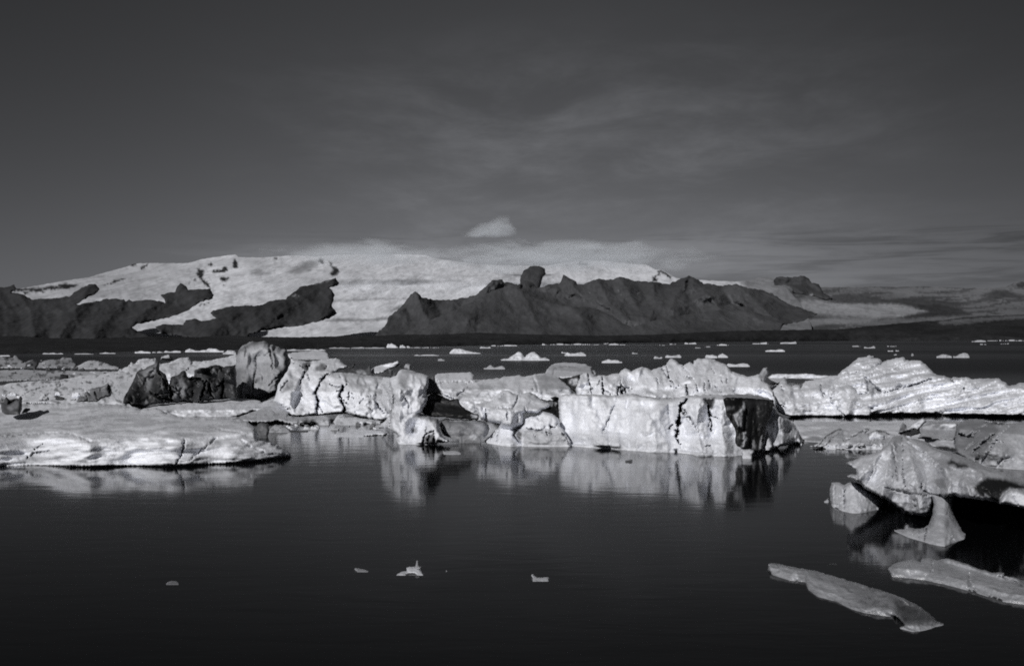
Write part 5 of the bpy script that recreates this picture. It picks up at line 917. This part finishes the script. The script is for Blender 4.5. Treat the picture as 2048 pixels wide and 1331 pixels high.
relief('ice_floe', c8([(1030, 290), (1050, 265), (1090, 244), (1140, 228), (1200, 215), (1240, 222), (1270, 236), (1288, 210), (1330, 205), (1362, 212), (1400, 222), (1440, 212), (1490, 212), (1560, 230), (1630, 255), (1700, 282), (1780, 305), (1815, 318), (1850, 310), (1900, 318), (1900, 342), (1960, 345), (2010, 365), (2048, 392), (2200, 450), (2380, 530), (2460, 600), (2380, 630), (2200, 595), (2048, 550), (1960, 540), (1880, 520), (1780, 490), (1700, 472), (1640, 445), (1560, 425), (1480, 405), (1400, 392), (1300, 370), (1200, 358), (1062, 342)]),
       [(1776, 1150), (1784, 1152), (1850, 1159), (1900, 1170), (1955, 1186), (2003, 1202), (2048, 1208), (2100, 1220), (2170, 1234)], prof=((0, 0), (18, 0.3), (44, 1.5)), thick=1.4, edge=(6, 0.35), noise=(('f', 0.9, 0.5, 0.14, 5), ('r', 0.28, 0.45, 0.035, 4)), tone=0.36, tonevar=(0.6, 0.5, 0.14), step=2.0, mat=ICE_NEAR, mottle=0.2, jag=1.2,
       grooves=[(c8([(1360, 215), (1370, 300), (1300, 340)]), 3, 0.1, 0.34), (c8([(1690, 470), (1640, 400), (1640, 320)]), 7, 0.12, 0.22), (c8([(1850, 340), (1960, 370), (2048, 420)]), 2.4, 0.15, 0.12)],
       paint=[(c8([(1060, 250), (1200, 220), (1240, 340), (1080, 335)]), 12, 0.36), (c8([(1600, 430), (1900, 490), (2100, 540), (2100, 590), (1880, 530), (1640, 450)]), 12, 0.3)],
       label='pale smooth floe running off the right edge below the umbrella-shaped berg', cat='ice floe', group='low floes in the near right water')

# ---------- small bits adrift on the near water
def zb(pts): return q(300, 1080, 2.2756, pts)
bitp = dict(mat=ICE_NEAR, step=1.5, jag=0.6)
bd = relief('ice_chunk', zb([(1116, 158), (1128, 148), (1148, 142), (1168, 138), (1166, 124), (1180, 120), (1205, 119), (1228, 124), (1234, 138), (1244, 150), (1252, 158), (1240, 166), (1224, 160), (1205, 152), (1180, 152), (1150, 160), (1130, 162)]), 1150, prof=((0, 0), (16, 0.5)), thick=0.6, edge=(4, 0.2), noise=(('f', 0.3, 0.3, 0.05, 4),), tone=0.62, label='small white chunk of ice with an upright spike in the near centre water', cat='ice chunk', group=BITS, **bitp)
relief('ice_spike', zb([(1206, 122), (1210, 108), (1212, 92), (1218, 90), (1222, 100), (1222, 112), (1228, 120), (1238, 116), (1232, 130), (1212, 130)]), 1150, prof=((0, 0), (30, 0.6)), thick=0.15, edge=(2, 0.08), tone=0.35, step=1.3, jag=0.3, mat=ICE_NEAR, parent=bd, sub=False)
relief('ice_chunk', zb([(1738, 186), (1742, 172), (1734, 160), (1738, 153), (1746, 152), (1752, 162), (1762, 170), (1790, 168), (1812, 166), (1818, 176), (1815, 187), (1780, 190)]), 1162, prof=((0, 0), (14, 0.4)), thick=0.5, edge=(3, 0.15), tone=0.48, label='small flat ice chunk with one raised knob in the near water', cat='ice chunk', group=BITS, **bitp)
relief('ice_chunk', zb([(926, 132), (932, 126), (945, 126), (970, 131), (996, 139), (1000, 146), (975, 146), (945, 141)]), 1143.5, prof=((0, 0), (8, 0.25)), thick=0.4, edge=(2, 0.1), tone=0.3, label='thin grey sliver of ice left of the spiked chunk', cat='ice chunk', group=BITS, **bitp)
relief('ice_chunk', zb([(72, 196), (84, 187), (100, 184), (122, 186), (134, 196), (122, 204), (100, 199), (84, 203)]), 1169, prof=((0, 0), (8, 0.25)), thick=0.4, edge=(2, 0.1), tone=0.2, label='faint grey lump of ice alone in the near left water', cat='ice chunk', group=BITS, **bitp)
relief('ice_chunk', zb([(1345, 140), (1349, 135), (1354, 139), (1351, 144)]), 1143, prof=((0, 0), (4, 0.1)), thick=0.12, edge=(1.5, 0.05), tone=0.5, step=0.9, jag=0.0, mat=ICE_NEAR, label='tiny white crumb of ice between the two near-centre chunks', cat='ice chunk', group=BITS)
relief('ice_chunk', c4(720, [(738, 1102), (742, 1078), (780, 1070), (840, 1068), (880, 1078), (902, 1094), (890, 1102), (820, 1104)]), 908.5, prof=((0, 0), (8, 1.0)), thick=0.8, edge=(2, 0.2), tone=0.62, step=1.5, jag=0.6, mat=ICE_NEAR, label='thin white plate of ice afloat in front of the round grey boulder', cat='ice chunk', group=BITS)
relief('ice_chunk', c4(1060, [(842, 1168), (848, 1148), (870, 1150), (898, 1140), (912, 1148), (908, 1164), (875, 1174)]), 924, prof=((0, 0), (8, 0.4)), thick=0.5, edge=(2, 0.2), tone=0.10, step=1.4, jag=0.5, mat=ICE_NEAR, label='small dark lump of ice afloat below the white wall', cat='ice chunk', group=BITS)
relief('ice_chunk', c8([(530, 262), (570, 258), (600, 248), (640, 246), (660, 258), (640, 266), (580, 265)]), 1130.5, prof=((0, 0), (5, 0.2)), thick=0.4, edge=(2, 0.1), tone=0.02, step=1.0, jag=0.0, mat=ICE_NEAR, label='thin black sliver of dirty ice above the long grey floe', cat='ice chunk', group=BITS)
relief('ice_chunk', q(1600, 820, 4.1585, [(-1285, 1188), (-1235, 1185), (-1210, 1192), (-1240, 1197)]), 1107, prof=((0, 0), (4, 0.2)), thick=0.4, edge=(2, 0.1), tone=0.025, step=0.9, jag=0.0, mat=ICE_NEAR, label='tiny black fleck of ice in the dark water right of centre', cat='ice chunk', group=BITS)

# ---------- floes and bergs on the open water and along the far shore
def far(label, x0, x1, y0, y1, shape='floe', tone=0.62, group=FARF, name='ice_floe', cat='ice floe', seed=None):
    r = random.Random(seed if seed is not None else int(x0 * 7 + y1 * 13))
    w, h = x1 - x0, y1 - y0
    if shape == 'floe':
        top = [(0, 0.35)] + [(t, r.uniform(0.25, 1.0)) for t in np.linspace(0.1, 0.9, max(4, int(w / 7)))] + [(1, 0.3)]
    elif shape == 'tail':
        top = [(0, 0.25), (0.06, 0.7), (0.13, 0.98), (0.28, 1.0), (0.42, 0.88), (0.52, 0.62), (0.66, 0.48), (0.78, 0.25), (0.9, 0.2), (1, 0.1)]
    elif shape == 'twin':
        top = [(0, 0.12), (0.06, 0.2), (0.13, 0.18), (0.2, 0.42), (0.29, 0.72), (0.36, 1.0), (0.43, 0.8), (0.475, 0.45), (0.5, 0.38), (0.52, 0.55), (0.57, 0.75), (0.64, 0.96), (0.69, 0.98), (0.74, 0.75), (0.8, 0.45), (0.85, 0.28), (0.91, 0.33), (0.96, 0.2), (1, 0.1)]
    else:
        top = [(0, 0.3), (0.12, 0.85), (0.3, 0.8), (0.45, 1.0), (0.62, 0.75), (0.8, 0.5), (1, 0.2)]
    D = CAM_H * F / (y1 - HY); m1 = D / F            # metres per photo pixel
    poly = [(x0 + t * w, y1 - a * h) for t, a in top] + [(x1 + 0.5, y1 + max(0.7, 0.4 / m1)), (x0 - 0.5, y1 + max(0.7, 0.4 / m1))]
    return relief(name, poly, y1, prof=((0, 0), (max(h, 1), h * m1 * 1.6)), thick=max(w * m1 * 0.35, h * m1), edge=(max(h * 0.3, 1), h * m1 * 0.3), noise=(('f', w * m1 * 0.12, h * m1 * 0.5, h * m1 * 0.25, 4),), tone=tone, step=1.5,
                  jag=min(0.8, h * 0.07), sub=False, mat=ICE_FAR, label=label, cat=cat, group=group, mottle=0.25)
k = 4.4357
def fr(xo, a, b, t, u, label, **kw): far(label, xo + a / k, xo + b / k, 660 + t / k, 660 + u / k, **kw)
I = dict(name='iceberg', cat='iceberg')
fr(720, 1250, 1680, 190, 268, 'twin-peaked small white iceberg alone on the open water', shape='twin', tone=0.75, **I)
fr(720, 798, 1070, 164, 208, 'white hump of ice trailing a low tail on the open water', shape='tail', tone=0.8, **I)
fr(720, 236, 335, 116, 156, 'white knobbly iceberg against the dark shore, left of centre', shape='lump', tone=0.8, group=SHORE, **I)
fr(720, 352, 405, 128, 156, 'little white lump just right of the knobbly shore iceberg', shape='lump', tone=0.8, group=SHORE)
fr(720, 412, 445, 138, 156, 'smallest white lump in the row beside the knobbly shore iceberg', shape='lump', group=SHORE)
fr(720, 1100, 1285, 305, 346, 'flat grey-white floe below the twin-peaked iceberg', tone=0.45)
fr(720, 690, 752, 250, 272, 'small faint lump of ice below the tailed hump', tone=0.4, shape='lump')
fr(720, 480, 700, 216, 226, 'thin pale streak of ice left of the tailed hump', tone=0.6)
fr(720, 1065, 1160, 140, 160, 'low white floe near shore right of the tailed hump', group=SHORE)
fr(720, 1165, 1400, 127, 141, 'long thin line of white ice on the far shore above the twin-peaked iceberg', group=SHORE)
fr(720, 1615, 1655, 118, 132, 'tiny white dot of ice on the shore at centre', group=SHORE)
fr(720, -80, 230, 148, 160, 'thin crust of ice along the shore left of the knobbly iceberg', group=SHORE, tone=0.45)
fr(720, 450, 700, 148, 158, 'broken thin crust of ice on the shore right of the knobbly iceberg', group=SHORE, tone=0.45)
fr(1060, 280, 320, 188, 204, 'small chip at the left end of the white plate floe', tone=0.65)
fr(1060, 308, 496, 196, 228, 'flat white plate floe right of the twin-peaked iceberg', tone=0.75)
fr(1060, 638, 816, 250, 290, 'white two-humped floe above the ice teeth', tone=0.75)
fr(1060, 905, 955, 194, 210, 'tiny faint floe on open water beyond the ice teeth', tone=0.45)
fr(1060, 1100, 1175, 228, 252, 'small grey-white floe just left of the tallest tooth', tone=0.55)
fr(1060, 1200, 1342, 214, 243, 'low white floe with a raised left end above the tallest tooth', tone=0.65)
fr(1060, 1555, 1662, 204, 246, 'left one of a close pair of bright floes beyond the ice teeth', tone=0.75)
fr(1060, 1668, 1754, 204, 243, 'right one of a close pair of bright floes beyond the ice teeth', tone=0.7, shape='lump')
fr(1060, 1366, 1476, 108, 123, 'thin bright floe far out near shore over the ice teeth', group=SHORE)
fr(1060, 1660, 1762, 116, 136, 'bright ragged floe near shore over the pair of floes', group=SHORE)
fr(1060, 655, 698, 106, 123, 'small bright lump at the shore over the two-humped floe', group=SHORE)
fr(1060, 700, 845, 114, 131, 'long ragged shore floe beside the small bright lump', group=SHORE)
fr(1060, 180, 610, 118, 130, 'long thin white crust of ice on the shore right of centre', group=SHORE, tone=0.6)
fr(1060, 1145, 1195, 124, 136, 'faint small floe near shore between two bright ones', group=SHORE, tone=0.45)
fr(1060, 1235, 1300, 118, 128, 'faint thin floe at the shore over the tallest tooth', group=SHORE, tone=0.45)
fr(1060, 1465, 1515, 146, 160, 'dim small floe below the thin bright shore floe', tone=0.35)
fr(1060, 1550, 1600, 140, 152, 'dim short streak of ice near the bright ragged floe', tone=0.35)
fr(1340, 848, 1018, 164, 190, 'bright long floe on open water beyond the stepped berg', tone=0.8)
fr(1340, 732, 872, 106, 123, 'flat bright floe far off near shore, above the grey fin', group=SHORE)
fr(1340, 978, 1128, 96, 120, 'bright floe with a broken top near shore beyond the stepped berg', group=SHORE)
fr(1340, 495, 708, 292, 324, 'narrow white floe with a dark middle beside the crest of ice teeth', tone=0.7)
fr(1340, 1748, 1805, 216, 238, 'small pale floe just above the top of the ramp berg', tone=0.5)
fr(1628, 650, 702, 172, 188, 'left half of a small split floe over the ramp berg', tone=0.65)
fr(1628, 724, 754, 173, 187, 'right half of a small split floe over the ramp berg', tone=0.6)
fr(1628, 645, 736, 130, 146, 'thin dim floe above the small split floe', tone=0.45)
fr(1628, 440, 542, 138, 160, 'thin pale floe with a peaked middle toward the far shore', tone=0.5)
fr(1628, 335, 412, 134, 147, 'dim thin streak of ice left of the peaked thin floe', tone=0.4)
fr(1628, 1088, 1222, 208, 244, 'ragged grey-white floe with a dark speck on the open right water', tone=0.5)
fr(1628, 1236, 1378, 198, 244, 'larger ragged pale floe at the right of the two on open water', tone=0.5)
fr(1628, 1400, 1530, 86, 104, 'ragged pale floe along the shore at far right', group=SHORE, tone=0.5)
fr(1628, 1540, 1860, 84, 96, 'long pale line of ice on the shore at the right edge', group=SHORE, tone=0.5)
fr(1628, 1655, 1735, 114, 124, 'short dim streak of ice just off the right shore', tone=0.4)
fr(1628, 1468, 1528, 118, 130, 'dim small floe under the ragged shore floe at far right', tone=0.35)
fr(1628, 700, 735, 208, 222, 'pinprick of pale ice right above the ramp berg notch', tone=0.4)
fr(1628, 860, 885, 205, 228, 'pinprick of pale ice above the ramp berg second hump', tone=0.4)
fr(0, -60, 90, 218, 232, 'thin white strip of ice at the left edge under the shore', group=SHORE, tone=0.6)
fr(0, 378, 560, 198, 212, 'thin white strip of ice on the shore above the rubbly floe', group=SHORE, tone=0.65)
fr(0, 660, 830, 204, 214, 'faint thin strip of ice on the shore above the low mound', group=SHORE, tone=0.45)
fr(0, 885, 1025, 192, 208, 'pale short strip of ice on the shore right of the low mound', group=SHORE, tone=0.6)
fr(0, 1196, 1335, 172, 204, 'white shore ice with a raised left knob above the black iceberg', group=SHORE, tone=0.78)
fr(0, 1455, 1610, 180, 198, 'white shore ice with a small hump above the black iceberg notch', group=SHORE, tone=0.7)
fr(0, 1350, 1450, 186, 200, 'thin gap-filling strip of shore ice between two white humps', group=SHORE, tone=0.55)
fr(380, -40, 300, 158, 194, 'long bright bank of shore ice left of the tall grey block', group=SHORE, tone=0.8, name='ice_floe')
fr(380, 290, 408, 168, 212, 'bright ragged shore ice touching the tall grey block', group=SHORE, tone=0.7)
fr(380, 368, 432, 138, 166, 'bright white cap of ice just left of the tall block top', group=SHORE, tone=0.8, shape='lump')
fr(380, 860, 1200, 162, 182, 'thin strip of shore ice behind the flat white slab', group=SHORE, tone=0.6)
fr(380, 1235, 1700, 150, 162, 'long faint crust of ice on the shore right of the flat white slab', group=SHORE, tone=0.42)

# ---------- loose blocks scattered over the ice fields (nothing tells these apart)
def scatter(n, region, label, group, size, tones, seed, aim):
    r = random.Random(seed); lo = np.min(region, 0); hi = np.max(region, 0); c = 0
    while c < n:
        x, y = r.uniform(lo[0], hi[0]), r.uniform(lo[1], hi[1])
        if not inside(np.array([[x, y]]), region)[0]: continue
        c += 1
        w = r.uniform(*size) * (0.6 + 0.9 * (y - lo[1]) / max(hi[1] - lo[1], 1)); h = w * r.uniform(0.35, 0.75); k_ = r.randint(5, 8)
        top = [(x - w / 2 + w * (i + 0.5) / k_ + r.uniform(-1, 1) * w * 0.05, y - h * r.uniform(0.45, 1.0) * (0.55 + 0.45 * math.sin(math.pi * (i + 0.5) / k_))) for i in range(k_)]
        D = aim(x, y); b = HY + CAM_H * F / D; m1 = D / F
        relief('ice_block', [(x - w / 2, y)] + top + [(x + w / 2, y), (x + w * 0.2, y + h * 0.15), (x - w * 0.3, y + h * 0.12)], b, thick=w * m1 * 0.7, edge=(h * 0.4, w * m1 * 0.2), noise=(('f', w * m1 * 0.3, h * m1 * 0.4, w * m1 * 0.12, 3),),
               tone=r.choice(tones), step=1.5, jag=0.6, sub=False, mottle=0.3, label=label, cat='ice block', group=group)
scatter(34, [(0, 772), (60, 764), (130, 757), (235, 748), (245, 790), (150, 800), (60, 800), (0, 808)], 'one of many small jagged blocks strewn over the white snowfield at left', 'jagged blocks strewn over the left snowfield', (7, 17), (0.05, 0.12, 0.3, 0.5, 0.7, 0.75), 5, lambda x, y: 73 + (808 - y) * 0.9)
scatter(26, [(0, 722), (130, 720), (150, 735), (260, 750), (0, 760)], 'one of many dark and pale lumps littering the grey floes under the shore', 'lumps littering the grey floes', (5, 13), (0.03, 0.05, 0.15, 0.4, 0.65, 0.7), 8, lambda x, y: 150 + (760 - y) * 1.2)
scatter(16, [(1640, 876), (1690, 862), (1760, 872), (1830, 862), (1900, 880), (1900, 893), (1640, 893)], 'one of many small pale blocks packed around the ash-streaked rubble', 'pale blocks packed around the ash-streaked rubble', (6, 15), (0.1, 0.3, 0.5, 0.6, 0.65), 12, lambda x, y: CAM_H * F / (y + 9 - HY))
scatter(14, [(560, 846), (760, 850), (770, 858), (560, 862)], 'one of many small broken blocks along the waterline below the white jumble', 'broken blocks below the white jumble', (6, 14), (0.15, 0.4, 0.6, 0.7, 0.75), 17, lambda x, y: CAM_H * F / (y - HY))
